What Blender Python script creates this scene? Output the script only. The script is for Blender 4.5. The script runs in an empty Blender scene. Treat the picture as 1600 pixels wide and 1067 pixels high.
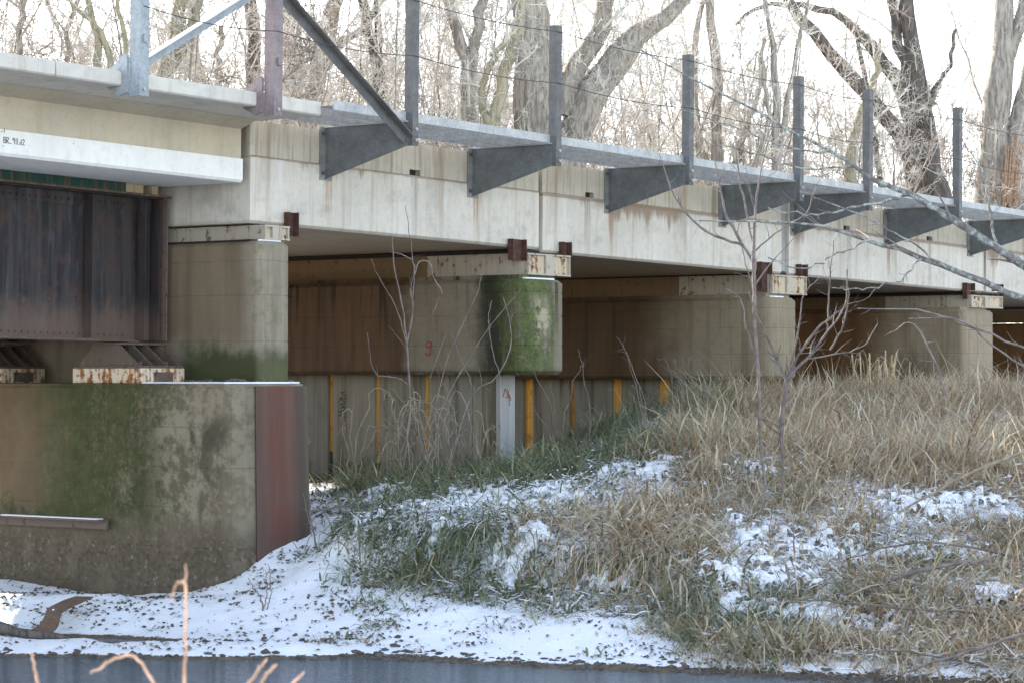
import bpy, bmesh, math, random
import numpy as np
from mathutils import Vector

random.seed(7)
rng = np.random.default_rng(11)
sc = bpy.context.scene
col = sc.collection

# ------------------------------------------------------------------ camera, sky, sun, exposure
EYE = 2.75                                     # the eye stands 2.75 m over the river
cam_d = bpy.data.cameras.new('camera')
cam = bpy.data.objects.new('camera', cam_d)
col.objects.link(cam)
cam.location = (0, 0, EYE)
cam.rotation_euler = (math.radians(90) + math.atan(51.5 / 3900), 0, 0)
cam_d.sensor_width = 36
cam_d.lens = 3900 / 1600 * 36
cam_d.clip_start = 0.5
cam_d.clip_end = 2000
cam_d.dof.use_dof = True
cam_d.dof.focus_distance = 31.0
cam_d.dof.aperture_fstop = 9.0
sc.camera = cam

SUN_EL = math.radians(26)
SUN_H = (-0.54, 0.842)                          # horizontal direction towards the sun: behind the bridge, from the left
world = bpy.data.worlds.new('World')
sc.world = world
world.use_nodes = True
wn = world.node_tree
bg = wn.nodes['Background']
sky = wn.nodes.new('ShaderNodeTexSky')
sky.sky_type = 'NISHITA'
sky.sun_disc = False
sky.sun_elevation = SUN_EL
sky.sun_rotation = math.atan2(SUN_H[0], SUN_H[1])
sky.air_density = 0.9
sky.dust_density = 0.6
sky.ozone_density = 1.0
thin_cloud = wn.nodes.new('ShaderNodeHueSaturation')     # a thin veil of high cloud takes most of the blue out of the sky
thin_cloud.inputs['Saturation'].default_value = 0.64
wn.links.new(sky.outputs[0], thin_cloud.inputs['Color'])
wn.links.new(thin_cloud.outputs[0], bg.inputs['Color'])
bg.inputs['Strength'].default_value = 0.15

sun_d = bpy.data.lights.new('sun', 'SUN')
sun = bpy.data.objects.new('sun', sun_d)
col.objects.link(sun)
sun_d.energy = 4.8
sun_d.angle = math.radians(0.53)
sun_d.color = (1.0, 0.93, 0.84)
_sv = Vector((SUN_H[0] * math.cos(SUN_EL), SUN_H[1] * math.cos(SUN_EL), math.sin(SUN_EL)))
sun.rotation_euler = _sv.to_track_quat('Z', 'Y').to_euler()
sun.location = (-20, 40, 40)

sc.view_settings.view_transform = 'Standard'
sc.view_settings.look = 'None'
sc.view_settings.gamma = 1.0
sc.view_settings.use_curve_mapping = False
sc.view_settings.exposure = 2.05
sc.cycles.max_bounces = 6
sc.cycles.diffuse_bounces = 4

# ------------------------------------------------------------------ frames
F, HOR = 3900.0, 585.0
ANG = math.atan(2800 / 3900)
UX, UY = math.sin(ANG), math.cos(ANG)          # along the bridge
VX, VY = UY, -UX                               # square to it, towards the river bank in front
Y0 = 29.25
X0 = (390 - 800) / F * Y0
ROTZ = math.atan2(UY, UX)
G = -0.0131                                    # grade of the line


def W(s, t, z):
    return Vector((X0 + s * UX + t * VX, Y0 + s * UY + t * VY, z + EYE))


def at(px, py, Y):
    return Vector(((px - 800) / F * Y, Y, (HOR - py) / F * Y + EYE))


def st(x, y):
    return ((x - X0) * UX + (y - Y0) * UY, (x - X0) * VX + (y - Y0) * VY)


# ------------------------------------------------------------------ node helper
class NT:
    def __init__(self, name, rough=0.8, metal=0.0, spec=0.3):
        self.m = bpy.data.materials.new(name)
        self.m.use_nodes = True
        self.t = self.m.node_tree
        self.b = self.t.nodes['Principled BSDF']
        self.b.inputs['Roughness'].default_value = rough
        self.b.inputs['Metallic'].default_value = metal
        self.b.inputs['Specular IOR Level'].default_value = spec
        self._o = None

    def new(self, ty):
        return self.t.nodes.new(ty)

    def put(self, sock, v):
        if isinstance(v, bpy.types.NodeSocket):
            self.t.links.new(v, sock)
        elif v is not None:
            if sock.type == 'RGBA' and not hasattr(v, '__len__'):
                v = (v, v, v, 1)
            elif sock.type == 'RGBA' and len(v) == 3:
                v = (*v, 1)
            sock.default_value = v

    def obj(self):
        if self._o is None:
            self._o = self.new('ShaderNodeTexCoord').outputs['Object']
        return self._o

    def scl(self, v3, vec=None):
        n = self.new('ShaderNodeVectorMath'); n.operation = 'MULTIPLY'
        self.put(n.inputs[0], vec or self.obj()); n.inputs[1].default_value = v3
        return n.outputs[0]

    def off(self, v3, vec=None):
        n = self.new('ShaderNodeVectorMath'); n.operation = 'ADD'
        self.put(n.inputs[0], vec or self.obj()); self.put(n.inputs[1], v3)
        return n.outputs[0]

    def noise(self, scale=5.0, detail=6, rough=0.6, vec=None, dist=0.0):
        n = self.new('ShaderNodeTexNoise')
        self.put(n.inputs['Vector'], vec or self.obj())
        n.inputs['Scale'].default_value = scale; n.inputs['Detail'].default_value = detail
        n.inputs['Roughness'].default_value = rough; n.inputs['Distortion'].default_value = dist
        return n.outputs['Fac']

    def vor(self, scale, vec=None, feature='F1'):
        n = self.new('ShaderNodeTexVoronoi'); n.feature = feature
        self.put(n.inputs['Vector'], vec or self.obj()); n.inputs['Scale'].default_value = scale
        return n

    def sep(self, vec=None):
        n = self.new('ShaderNodeSeparateXYZ'); self.put(n.inputs[0], vec or self.obj())
        return n.outputs

    def math(self, op, a, b=0.0, clamp=False):
        n = self.new('ShaderNodeMath'); n.operation = op; n.use_clamp = clamp
        self.put(n.inputs[0], a); self.put(n.inputs[1], b)
        return n.outputs[0]

    def mul(self, *a):
        r = a[0]
        for x in a[1:]:
            r = self.math('MULTIPLY', r, x)
        return r

    def add(self, a, b):
        return self.math('ADD', a, b)

    def sm(self, x, lo, hi, a=0.0, b=1.0):
        n = self.new('ShaderNodeMapRange'); n.interpolation_type = 'SMOOTHSTEP'
        if lo > hi:
            lo, hi, a, b = hi, lo, b, a
        self.put(n.inputs['Value'], x)
        n.inputs['From Min'].default_value = lo; n.inputs['From Max'].default_value = hi
        n.inputs['To Min'].default_value = a; n.inputs['To Max'].default_value = b
        return n.outputs['Result']

    def band(self, x, a, b, soft):
        return self.mul(self.sm(x, a - soft, a + soft), self.sm(x, b + soft, b - soft))

    def mix(self, fac, a, b, mode='MIX'):
        n = self.new('ShaderNodeMix'); n.data_type = 'RGBA'; n.blend_type = mode
        self.put(n.inputs[0], fac); self.put(n.inputs[6], a); self.put(n.inputs[7], b)
        return n.outputs[2]

    def ramp(self, fac, stops):
        n = self.new('ShaderNodeValToRGB')
        self.put(n.inputs[0], fac)
        e = n.color_ramp.elements
        while len(e) < len(stops):
            e.new(0.5)
        for el, (p, c) in zip(e, stops):
            el.position = p
            el.color = (*c, 1) if hasattr(c, '__len__') else (c, c, c, 1)
        return n.outputs[0]

    def attr(self, name):
        n = self.new('ShaderNodeAttribute'); n.attribute_name = name
        return n

    def col(self, c):
        self.put(self.b.inputs['Base Color'], c); return self

    def rough(self, r):
        self.put(self.b.inputs['Roughness'], r); return self

    def bump(self, h, strength=0.4, dist=0.01):
        n = self.new('ShaderNodeBump')
        n.inputs['Strength'].default_value = strength; n.inputs['Distance'].default_value = dist
        self.put(n.inputs['Height'], h)
        self.t.links.new(n.outputs[0], self.b.inputs['Normal'])
        return self


def concrete(name, light, dark, streak=(0.16, 0.13, 0.10), streak_amt=0.5, fine=1.0, extra=None, bump=0.35, pits=0.5, k=1.0):
    n = NT(name, 0.9)
    big = n.noise(0.9, 5, 0.6)
    c = n.mix(n.sm(big, 0.35, 0.7), light, dark)
    c = n.mix(n.mul(n.sm(n.noise(9, 6, 0.7), 0.45, 0.75), 0.35), c, [x * 0.62 for x in dark])
    s1 = n.noise(1.0, 5, 0.6, n.scl((5.0, 5.0, 0.35)))
    s2 = n.noise(1.0, 4, 0.6, n.scl((17.0, 17.0, 0.7)))
    c = n.mix(n.mul(n.sm(s1, 0.5, 0.72), streak_amt), c, streak)
    c = n.mix(n.mul(n.sm(s2, 0.52, 0.72), streak_amt * 0.55 * fine), c, streak)
    pit = n.vor(38)
    pm = n.mul(n.sm(pit.outputs['Distance'], 0.16, 0.06), n.sm(n.noise(2.3, 3, 0.5), 0.45, 0.6))
    c = n.mix(n.mul(pm, pits), c, (0.05, 0.045, 0.04))
    if extra:
        c = extra(n, c)
    if k != 1.0:
        c = n.mix(1.0, c, (k, k * 0.93, k * 0.82), 'MULTIPLY')
    n.col(c)
    h = n.add(n.mul(n.noise(26, 8, 0.7), 0.7), n.mul(pm, -0.9))
    n.bump(h, bump, 0.012)
    return n.m


MOSS = (0.050, 0.064, 0.024)
RUST = (0.19, 0.075, 0.03)
MAT = {}


def rust_from_top(n, c, xs, depth_top, width=0.05, amt=0.75, length=0.8, colr=(0.24, 0.12, 0.055)):
    X, Yc, Z = n.sep()
    wob = n.mul(n.add(n.noise(3.5, 4, 0.6), -0.5), 0.12)
    xx = n.add(X, wob)
    for x in xs:
        b = n.band(xx, x - width, x + width, 0.03)
        f = n.mul(b, n.sm(Z, depth_top - length, depth_top), n.sm(n.noise(1, 4, 0.6, n.scl((22, 22, 0.9))), 0.33, 0.6), amt)
        c = n.mix(f, c, colr)
    return c


# ---- concrete of the trestle spans (local x along the span, z from the underside)
def _lower_extra(n, c):
    X, Yc, Z = n.sep()
    # grime hanging down from the joint, whitish leaching
    f = n.mul(n.sm(n.add(Z, n.mul(n.noise(1.0, 4, 0.6, n.scl((9, 9, 0.6))), 0.55)), 0.98, 1.12), n.sm(n.noise(0.8, 3, 0.5, n.scl((1, 1, .2))), 0.46, 0.62), 0.75)
    c = n.mix(f, c, (0.20, 0.16, 0.12))
    w = n.mul(n.sm(n.noise(1, 4, 0.6, n.scl((3, 3, 0.3))), 0.55, 0.7), 0.4)
    c = n.mix(w, c, (0.66, 0.65, 0.63))
    c = n.mix(n.mul(n.sm(Z, 0.05, 0.0), 0.5), c, (0.25, 0.2, 0.14))
    blot = n.noise(2.4, 7, 0.75)
    c = n.mix(n.mul(n.sm(blot, 0.50, 0.66), 0.55), c, (0.36, 0.33, 0.28))
    c = n.mix(n.mul(n.sm(n.noise(30, 4, 0.7), 0.60, 0.70), n.sm(blot, 0.45, 0.6), 0.6), c, (0.20, 0.18, 0.15))
    c = n.mix(n.mul(n.sm(n.add(Z, n.mul(n.noise(6, 4, 0.6), 0.03)), 0.775, 0.80), 0.75), c, (0.24, 0.165, 0.11))
    return c


MAT['beam'] = concrete('trestle_beam_concrete', (0.60, 0.555, 0.48), (0.51, 0.47, 0.405), (0.33, 0.27, 0.20), 0.45, extra=_lower_extra, pits=0.45)
STAINS = {0: ([1.43, 4.44], [3.14], []), 1: ([1.70], [1.1], [(1.75, 3.6)]), 2: ([0.23, 3.44], [2.0, 5.0], [(0.1, 0.5)]), 3: ([0.30, 2.55], [], [(0.0, 0.9)])}


def _mk_beam(k):
    rus, drk, wide = STAINS[k]

    def ex(n, c):
        c = _lower_extra(n, c)
        c = rust_from_top(n, c, rus, 0.80, 0.06, 1.0, 0.9, (0.27, 0.13, 0.055))
        c = rust_from_top(n, c, [x + 0.05 for x in rus], 0.80, 0.13, 0.45, 0.5, (0.34, 0.25, 0.17))
        c = rust_from_top(n, c, drk, 0.80, 0.075, 0.75, 1.2, (0.22, 0.20, 0.17))
        X, Yc, Z = n.sep()
        for a, b in wide:
            f = n.mul(n.band(n.add(X, n.mul(n.add(n.noise(2, 4, .6), -0.5), 0.4)), a, b, 0.12), n.sm(n.add(Z, n.mul(n.noise(1, 5, 0.65, n.scl((7, 7, 0.8))), 0.75)), 0.92, 1.1), 0.85)
            c = n.mix(f, c, (0.24, 0.17, 0.115))
        return c
    MAT['beam%d' % k] = concrete('trestle_beam_concrete', (0.60, 0.555, 0.48), (0.51, 0.47, 0.405), (0.33, 0.27, 0.20), 0.62, extra=ex, pits=0.75)


for k_ in STAINS:
    _mk_beam(k_)
MAT['curb'] = concrete('curb_concrete', (0.50, 0.455, 0.375), (0.42, 0.38, 0.305), (0.26, 0.20, 0.135), 0.8, fine=1.6, pits=0.15)


def _flange_extra(n, c):
    f = n.mul(n.sm(n.vor(9).outputs['Distance'], 0.12, 0.03), n.sm(n.noise(1.6, 3, 0.5), 0.5, 0.62), 0.8)
    return n.mix(f, c, (0.12, 0.08, 0.06))


MAT['flange'] = concrete('white_flange_concrete', (0.80, 0.78, 0.735), (0.73, 0.71, 0.665), (0.58, 0.53, 0.46), 0.3, extra=_flange_extra, pits=0.2)
MAT['web'] = concrete('beam_web_concrete', (0.52, 0.45, 0.335), (0.46, 0.41, 0.315), (0.38, 0.29, 0.19), 0.4, pits=0.2)
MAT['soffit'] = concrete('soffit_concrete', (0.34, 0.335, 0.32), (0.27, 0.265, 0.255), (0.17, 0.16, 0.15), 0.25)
MAT['fascia'] = concrete('fascia_concrete', (0.61, 0.57, 0.50), (0.52, 0.48, 0.42), (0.33, 0.28, 0.22), 0.5, pits=0.2)


# ---- pier concretes: local y = depth under the bridge, z from the pier's base
def _pier1_extra(n, c):
    X, Yc, Z = n.sep()
    nz = n.noise(3.0, 6, 0.65)
    m = n.mul(n.sm(n.add(Z, n.mul(nz, -0.75)), 0.22, -0.12), n.band(Yc, -0.25, 1.1, 0.2))
    c = n.mix(n.mul(m, 0.95), c, MOSS)
    m2 = n.mul(n.sm(Yc, 0.05, -0.05), n.sm(nz, 0.5, 0.66), 0.55)
    c = n.mix(m2, c, (0.10, 0.12, 0.05))
    warm = n.sm(Yc, -0.12, 0.25)
    st_ = n.noise(1.0, 5, 0.6, n.scl((5, 5, 0.4)))
    return n.mix(n.mul(warm, n.sm(n.add(Z, n.mul(nz, -0.6)), 0.0, 0.35), 0.75), c, n.mix(n.sm(st_, 0.35, 0.65), (0.215, 0.165, 0.11), (0.16, 0.12, 0.08)))


MAT['pier1'] = concrete('pier_concrete_grey', (0.34, 0.315, 0.27), (0.27, 0.245, 0.205), (0.15, 0.125, 0.095), 0.5, extra=_pier1_extra, bump=0.5, k=0.88)


def _pier2_extra(n, c):
    X, Yc, Z = n.sep()
    nz = n.noise(1.6, 6, 0.65)
    f1 = n.noise(7, 6, 0.7)
    st_ = n.noise(1.0, 5, 0.6, n.scl((6, 6, 0.5)))
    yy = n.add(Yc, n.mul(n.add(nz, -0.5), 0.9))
    # brown half, deeper in, with darker runs below the cap
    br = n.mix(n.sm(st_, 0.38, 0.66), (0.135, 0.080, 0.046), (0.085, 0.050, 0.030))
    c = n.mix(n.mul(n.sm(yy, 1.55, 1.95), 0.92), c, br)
    drip = n.mul(n.sm(n.noise(1, 4, 0.6, n.scl((9, 9, 0.45))), 0.54, 0.64), n.sm(Z, 2.2, 3.1), 0.85)
    c = n.mix(drip, c, (0.040, 0.030, 0.022))
    # mortar scar of rougher pale concrete
    c = n.mix(n.mul(n.band(yy, 1.15, 1.75, 0.08), n.sm(f1, 0.47, 0.56), n.sm(Z, 2.3, 2.6), 0.6), c, (0.25, 0.20, 0.16))
    # dark algae running down beside the nose, moss on the nose
    yc2 = n.add(Yc, n.mul(n.add(nz, -0.5), 0.55))
    alg = n.mul(n.band(yc2, 0.05, 0.55, 0.16), n.sm(n.add(st_, n.mul(f1, 0.5)), 0.55, 0.75), n.sm(n.add(Z, n.mul(nz, 0.9)), 1.9, 2.6))
    c = n.mix(n.mul(n.band(yc2, 0.0, 0.55, 0.18), 0.55), c, (0.085, 0.080, 0.058))
    c = n.mix(n.mul(alg, 0.9), c, (0.026, 0.030, 0.020))
    xs = n.add(X, n.mul(n.add(nz, -0.5), 0.55))
    moss = n.mul(n.sm(yc2, 0.30, 0.02), n.band(xs, -0.5, 0.66, 0.14))
    mcol = n.mix(n.sm(n.add(n.mul(f1, 0.6), n.mul(n.noise(22, 5, 0.7), 0.4)), 0.38, 0.62), (0.032, 0.060, 0.016), (0.13, 0.165, 0.055))
    grain = n.add(n.mul(f1, 0.5), n.mul(st_, 0.5))
    c = n.mix(n.mul(moss, n.sm(grain, 0.36, 0.50), 0.92), c, mcol)
    pale = n.mul(n.band(xs, 0.22, 0.50, 0.10), n.sm(n.add(Z, n.mul(n.add(f1, -0.5), 0.8)), 2.30, 2.55), n.sm(Z, 3.05, 2.8), n.sm(Yc, 0.1, -0.05), n.sm(f1, 0.36, 0.54))
    c = n.mix(n.mul(pale, 0.9), c, (0.45, 0.43, 0.33))
    foot = n.mul(n.sm(Z, 2.02, 1.9), n.sm(f1, 0.35, 0.55), 0.7)
    return n.mix(foot, c, (0.06, 0.052, 0.036))


MAT['pier2'] = concrete('pier_concrete_mossy', (0.27, 0.25, 0.21), (0.215, 0.195, 0.16), (0.115, 0.095, 0.075), 0.55, extra=_pier2_extra, bump=0.5, k=0.86)


def _pier3_extra(n, c):
    X, Yc, Z = n.sep()
    st_ = n.noise(1.0, 5, 0.6, n.scl((6, 6, 0.4)))
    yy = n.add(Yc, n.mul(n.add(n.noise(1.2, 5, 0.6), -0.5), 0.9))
    c = n.mix(n.mul(n.sm(yy, 1.1, 2.3), 0.9), c, n.mix(n.sm(st_, 0.4, 0.65), (0.105, 0.062, 0.033), (0.068, 0.041, 0.023)))  # brown grows under the deck, painting warm bounced light
    g = n.mul(n.sm(n.add(Z, n.mul(st_, -1.2)), 1.25, 0.55), n.sm(n.noise(1.7, 4, 0.6, n.scl((1, 1, .35))), 0.5, 0.6), 0.85)
    return n.mix(g, c, (0.030, 0.036, 0.018))


MAT['pier3'] = concrete('pier_concrete_brown', (0.34, 0.30, 0.235), (0.27, 0.235, 0.18), (0.15, 0.115, 0.08), 0.55, extra=_pier3_extra, bump=0.5, k=0.86)


def _pier4_extra(n, c):
    X, Yc, Z = n.sep()
    st_ = n.noise(1.0, 5, 0.6, n.scl((6, 6, 0.4)))
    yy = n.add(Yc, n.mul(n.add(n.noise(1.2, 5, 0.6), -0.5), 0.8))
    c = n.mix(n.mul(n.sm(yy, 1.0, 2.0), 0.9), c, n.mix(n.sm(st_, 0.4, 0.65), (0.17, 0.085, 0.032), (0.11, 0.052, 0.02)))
    g = n.mul(n.band(yy, 0.35, 1.15, 0.2), n.sm(n.add(Z, n.mul(st_, -1.3)), 1.3, 0.5), 0.9)
    return n.mix(g, c, (0.030, 0.036, 0.018))


MAT['pier4'] = concrete('pier_concrete_ochre', (0.36, 0.31, 0.24), (0.28, 0.24, 0.18), (0.15, 0.11, 0.07), 0.5, extra=_pier4_extra, bump=0.5, k=0.86)


def _old_extra(n, c):
    X, Yc, Z = n.sep()
    nz = n.noise(1.1, 6, 0.62)
    st_ = n.noise(1.0, 5, 0.6, n.scl((2.2, 2.2, 0.22)))
    f1 = n.noise(7, 7, 0.72)
    f2 = n.noise(2.6, 6, 0.68)
    yy = n.add(Yc, n.mul(n.add(nz, -0.5), 1.1))
    zz = n.add(Z, n.mul(n.add(f2, -0.5), 0.7))
    brown = n.mix(n.sm(f2, 0.35, 0.65), (0.195, 0.145, 0.095), (0.155, 0.112, 0.073))
    c = n.mix(n.mul(n.sm(yy, 1.5, 2.7), n.sm(zz, 1.25, 1.7), 0.9), c, brown)
    gm = n.mul(n.band(yy, 0.25, 2.35, 0.5), n.sm(zz, 1.1, 1.6), n.sm(n.add(n.add(n.mul(st_, 0.4), n.mul(f2, 0.25)), n.mul(n.noise(16, 6, 0.75), 0.35)), 0.39, 0.50))
    c = n.mix(n.mul(gm, 0.95), c, n.mix(n.sm(f1, 0.38, 0.62), (0.050, 0.066, 0.022), (0.085, 0.094, 0.040)))
    gl = n.mul(n.band(zz, 1.38, 1.62, 0.09), n.sm(Yc, 0.9, 1.8), n.sm(f1, 0.4, 0.6), 0.85)
    c = n.mix(gl, c, (0.060, 0.075, 0.024))
    pale = n.mul(n.band(yy, -0.75, 0.45, 0.35), n.sm(zz, 1.25, 1.6), n.sm(n.add(n.mul(f1, 0.6), n.mul(f2, 0.4)), 0.44, 0.56), 0.8)
    c = n.mix(pale, c, (0.36, 0.335, 0.275))
    blob = n.mul(n.band(yy, -0.5, 0.1, 0.2), n.band(Z, 1.75, 2.6, 0.2), n.sm(n.noise(2.1, 4, 0.6, n.scl((1, 1, 0.5))), 0.52, 0.62), 0.75)
    c = n.mix(blob, c, (0.065, 0.060, 0.042))
    low = n.sm(zz, 1.55, 1.05)
    agg = n.vor(27)
    ac = n.ramp(agg.outputs['Color'], [(0.0, (0.05, 0.042, 0.033)), (0.45, (0.12, 0.10, 0.078)), (0.8, (0.18, 0.155, 0.125)), (1.0, (0.42, 0.39, 0.34))])
    am = n.mul(low, n.sm(f2, 0.28, 0.52), 0.9)
    c = n.mix(am, c, n.mix(0.4, ac, (0.115, 0.093, 0.068)))
    c = n.mix(n.mul(n.sm(zz, 0.85, 0.4), n.sm(Yc, 0.5, 2.2), 0.65), c, (0.055, 0.045, 0.032))
    lines = n.mul(n.sm(n.math('ABSOLUTE', n.add(n.math('FRACT', n.mul(Z, 2.2)), -0.5)), 0.03, 0.0), n.sm(f2, 0.45, 0.6), 0.45)
    return n.mix(lines, c, (0.05, 0.04, 0.03))


MAT['old'] = concrete('old_pier_concrete', (0.24, 0.215, 0.17), (0.18, 0.155, 0.12), (0.09, 0.075, 0.055), 0.5, extra=_old_extra, bump=0.9, pits=0.8, k=0.74)


def _plate():
    n = NT('red_brown_steel_plate', 0.85, 0.0, 0.12)
    X, Yc, Z = n.sep()
    st_ = n.noise(1.0, 5, 0.6, n.scl((7, 7, 0.35)))
    nz = n.noise(3, 6, 0.65)
    c = n.mix(n.sm(st_, 0.35, 0.65), (0.125, 0.080, 0.062), (0.088, 0.064, 0.053))
    red = n.mul(n.band(n.add(X, n.mul(n.add(st_, -0.5), 0.7)), -0.34, 0.02, 0.20), n.sm(n.add(Z, n.mul(nz, 0.7)), 1.3, 1.9), n.sm(n.add(n.mul(nz, 0.5), n.mul(st_, 0.5)), 0.36, 0.58))
    c = n.mix(n.mul(red, 0.62), c, (0.165, 0.050, 0.037))
    c = n.mix(n.mul(n.sm(n.add(Z, n.mul(nz, 0.6)), 1.4, 0.9), 0.8), c, (0.085, 0.068, 0.052))
    gr = n.mul(n.sm(X, 0.2, 0.5), n.sm(st_, 0.4, 0.6), 0.7)
    c = n.mix(gr, c, (0.15, 0.17, 0.11))
    n.col(c); n.bump(nz, 0.2, 0.01)
    return n.m


MAT['plate'] = _plate()


def _pile():
    n = NT('pile_concrete', 0.9)
    st_ = n.noise(1.0, 5, 0.6, n.scl((6, 6, 0.3)))
    nz = n.noise(2.2, 6, 0.65)
    r = n.new('ShaderNodeObjectInfo').outputs['Random']
    a = n.mix(r, (0.285, 0.255, 0.195), (0.22, 0.205, 0.172))
    c = n.mix(n.sm(st_, 0.42, 0.68), a, (0.105, 0.088, 0.060))
    X, Yc, Z = n.sep()
    c = n.mix(n.mul(n.sm(n.add(Z, n.mul(nz, -1.1)), 0.3, -0.25), 0.8), c, (0.052, 0.046, 0.024))
    c = n.mix(n.mul(n.sm(nz, 0.55, 0.7), 0.5), c, (0.075, 0.08, 0.05))
    n.col(c); n.bump(n.noise(24, 7, 0.7), 0.4, 0.01)
    return n.m


MAT['pile'] = _pile()


def _pile_end_lit():
    n = NT('lit_pile_end_concrete', 0.85)  # paler copy of the pile concrete paints the sky-lit end face
    X, Yc, Z = n.sep()
    nz = n.noise(6, 6, 0.7)
    c = n.mix(n.sm(n.noise(1, 5, 0.6, n.scl((8, 8, .4))), 0.4, 0.7), (0.37, 0.36, 0.35), (0.29, 0.28, 0.265))
    c = n.mix(n.mul(n.sm(nz, 0.48, 0.6), n.sm(Z, 0.7, 0.45), 0.7), c, (0.17, 0.085, 0.075))
    n.col(c)
    return n.m


MAT['pile_end_lit'] = _pile_end_lit()


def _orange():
    n = NT('orange_bounce_light', 0.75)  # orange stands for bounced sunlight on the pile sides
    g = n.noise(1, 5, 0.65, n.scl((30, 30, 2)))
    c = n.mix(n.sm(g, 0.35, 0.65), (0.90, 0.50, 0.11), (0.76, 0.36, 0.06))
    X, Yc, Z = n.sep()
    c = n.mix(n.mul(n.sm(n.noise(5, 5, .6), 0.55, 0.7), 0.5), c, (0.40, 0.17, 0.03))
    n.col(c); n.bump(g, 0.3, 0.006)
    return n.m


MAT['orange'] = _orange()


def _galv(name, a, b, stain=(0.16, 0.10, 0.07), samt=0.25, metal=0.35):
    n = NT(name, 0.55, metal, 0.4)
    sp = n.vor(45)
    c = n.mix(n.sm(n.noise(4, 5, 0.6), 0.35, 0.65), a, b)
    c = n.mix(0.35, c, n.ramp(sp.outputs['Color'], [(0.0, 0.28), (1.0, 0.75)]), 'OVERLAY')
    c = n.mix(n.mul(n.sm(n.noise(1, 4, 0.6, n.scl((14, 14, 1))), 0.55, 0.72), samt), c, stain)
    n.col(c); n.rough(n.sm(n.noise(9, 4, .6), 0.3, 0.7, 0.45, 0.7))
    return n.m


MAT['galv'] = _galv('galvanised_steel', (0.42, 0.42, 0.405), (0.32, 0.325, 0.315), samt=0.25, metal=0.1)
MAT['post'] = _galv('weathered_post_steel', (0.118, 0.114, 0.11), (0.080, 0.077, 0.075), (0.085, 0.065, 0.055), 0.4, 0.0)
MAT['postblue'] = _galv('blue_grey_post_steel', (0.31, 0.335, 0.35), (0.25, 0.27, 0.28), (0.2, 0.2, 0.2), 0.2, 0.1)
MAT['postred'] = _galv('purple_brown_post_steel', (0.235, 0.185, 0.185), (0.185, 0.145, 0.145), (0.14, 0.075, 0.06), 0.5, 0.1)
MAT['bracket'] = _galv('dull_bracket_steel', (0.135, 0.14, 0.135), (0.095, 0.10, 0.10), (0.07, 0.06, 0.05), 0.3, 0.0)
MAT['wallplate'] = _galv('bracket_plate_steel', (0.21, 0.215, 0.21), (0.15, 0.155, 0.15), (0.15, 0.10, 0.07), 0.6, 0.0)
MAT['bolt'] = _galv('bolt_steel', (0.14, 0.12, 0.11), (0.09, 0.08, 0.075))


def _rusty(name, paint, amt, rust=(0.19, 0.072, 0.028), dark=(0.06, 0.032, 0.022), lowbias=0.0):
    n = NT(name, 0.8, 0.0, 0.25)
    X, Yc, Z = n.sep()
    nz = n.noise(7, 7, 0.7)
    st_ = n.noise(1, 5, 0.6, n.scl((16, 16, 1.0)))
    r = n.mix(n.sm(n.noise(14, 6, 0.7), 0.35, 0.65), rust, dark)
    f = n.add(n.mul(nz, 0.65), n.mul(st_, 0.35))
    if lowbias:
        f = n.add(f, n.sm(Z, lowbias, 0.0, 0.0, 0.13))
    c = n.mix(n.sm(f, 0.66 - amt, 0.70 - amt * 0.8), paint, r)
    c = n.mix(n.mul(n.sm(st_, 0.48, 0.7), 0.55), c, (rust[0] * 1.2, rust[1] * 1.4, rust[2] * 1.4))
    n.col(c); n.bump(nz, 0.35, 0.008)
    return n.m


MAT['cap'] = _rusty('white_painted_cap_steel', (0.43, 0.385, 0.315), 0.125, (0.23, 0.13, 0.07), (0.12, 0.065, 0.038), lowbias=0.12)
MAT['caprust'] = _rusty('rust_streaked_cap_steel', (0.20, 0.135, 0.078), 0.10, (0.15, 0.078, 0.036), (0.085, 0.045, 0.023), lowbias=0.10)
MAT['capcream'] = _rusty('cream_cap_steel', (0.50, 0.41, 0.29), 0.14, (0.24, 0.10, 0.04))
MAT['stop'] = _rusty('dark_rust_steel', (0.085, 0.045, 0.038), 0.25, (0.105, 0.045, 0.03), (0.045, 0.026, 0.022))
MAT['rail'] = _rusty('brown_steel_angle', (0.14, 0.105, 0.09), 0.12, (0.15, 0.075, 0.045))
MAT['pedestal'] = _rusty('rust_blotched_white_steel', (0.55, 0.47, 0.36), 0.19, (0.34, 0.135, 0.035), (0.14, 0.05, 0.02))
MAT['shoe'] = _rusty('dark_cast_steel', (0.10, 0.075, 0.06), 0.15, (0.17, 0.10, 0.065), (0.05, 0.035, 0.03))
MAT['sheet'] = _rusty('rusty_bent_sheet', (0.16, 0.105, 0.075), 0.14, (0.17, 0.085, 0.045), (0.08, 0.045, 0.03))


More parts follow.
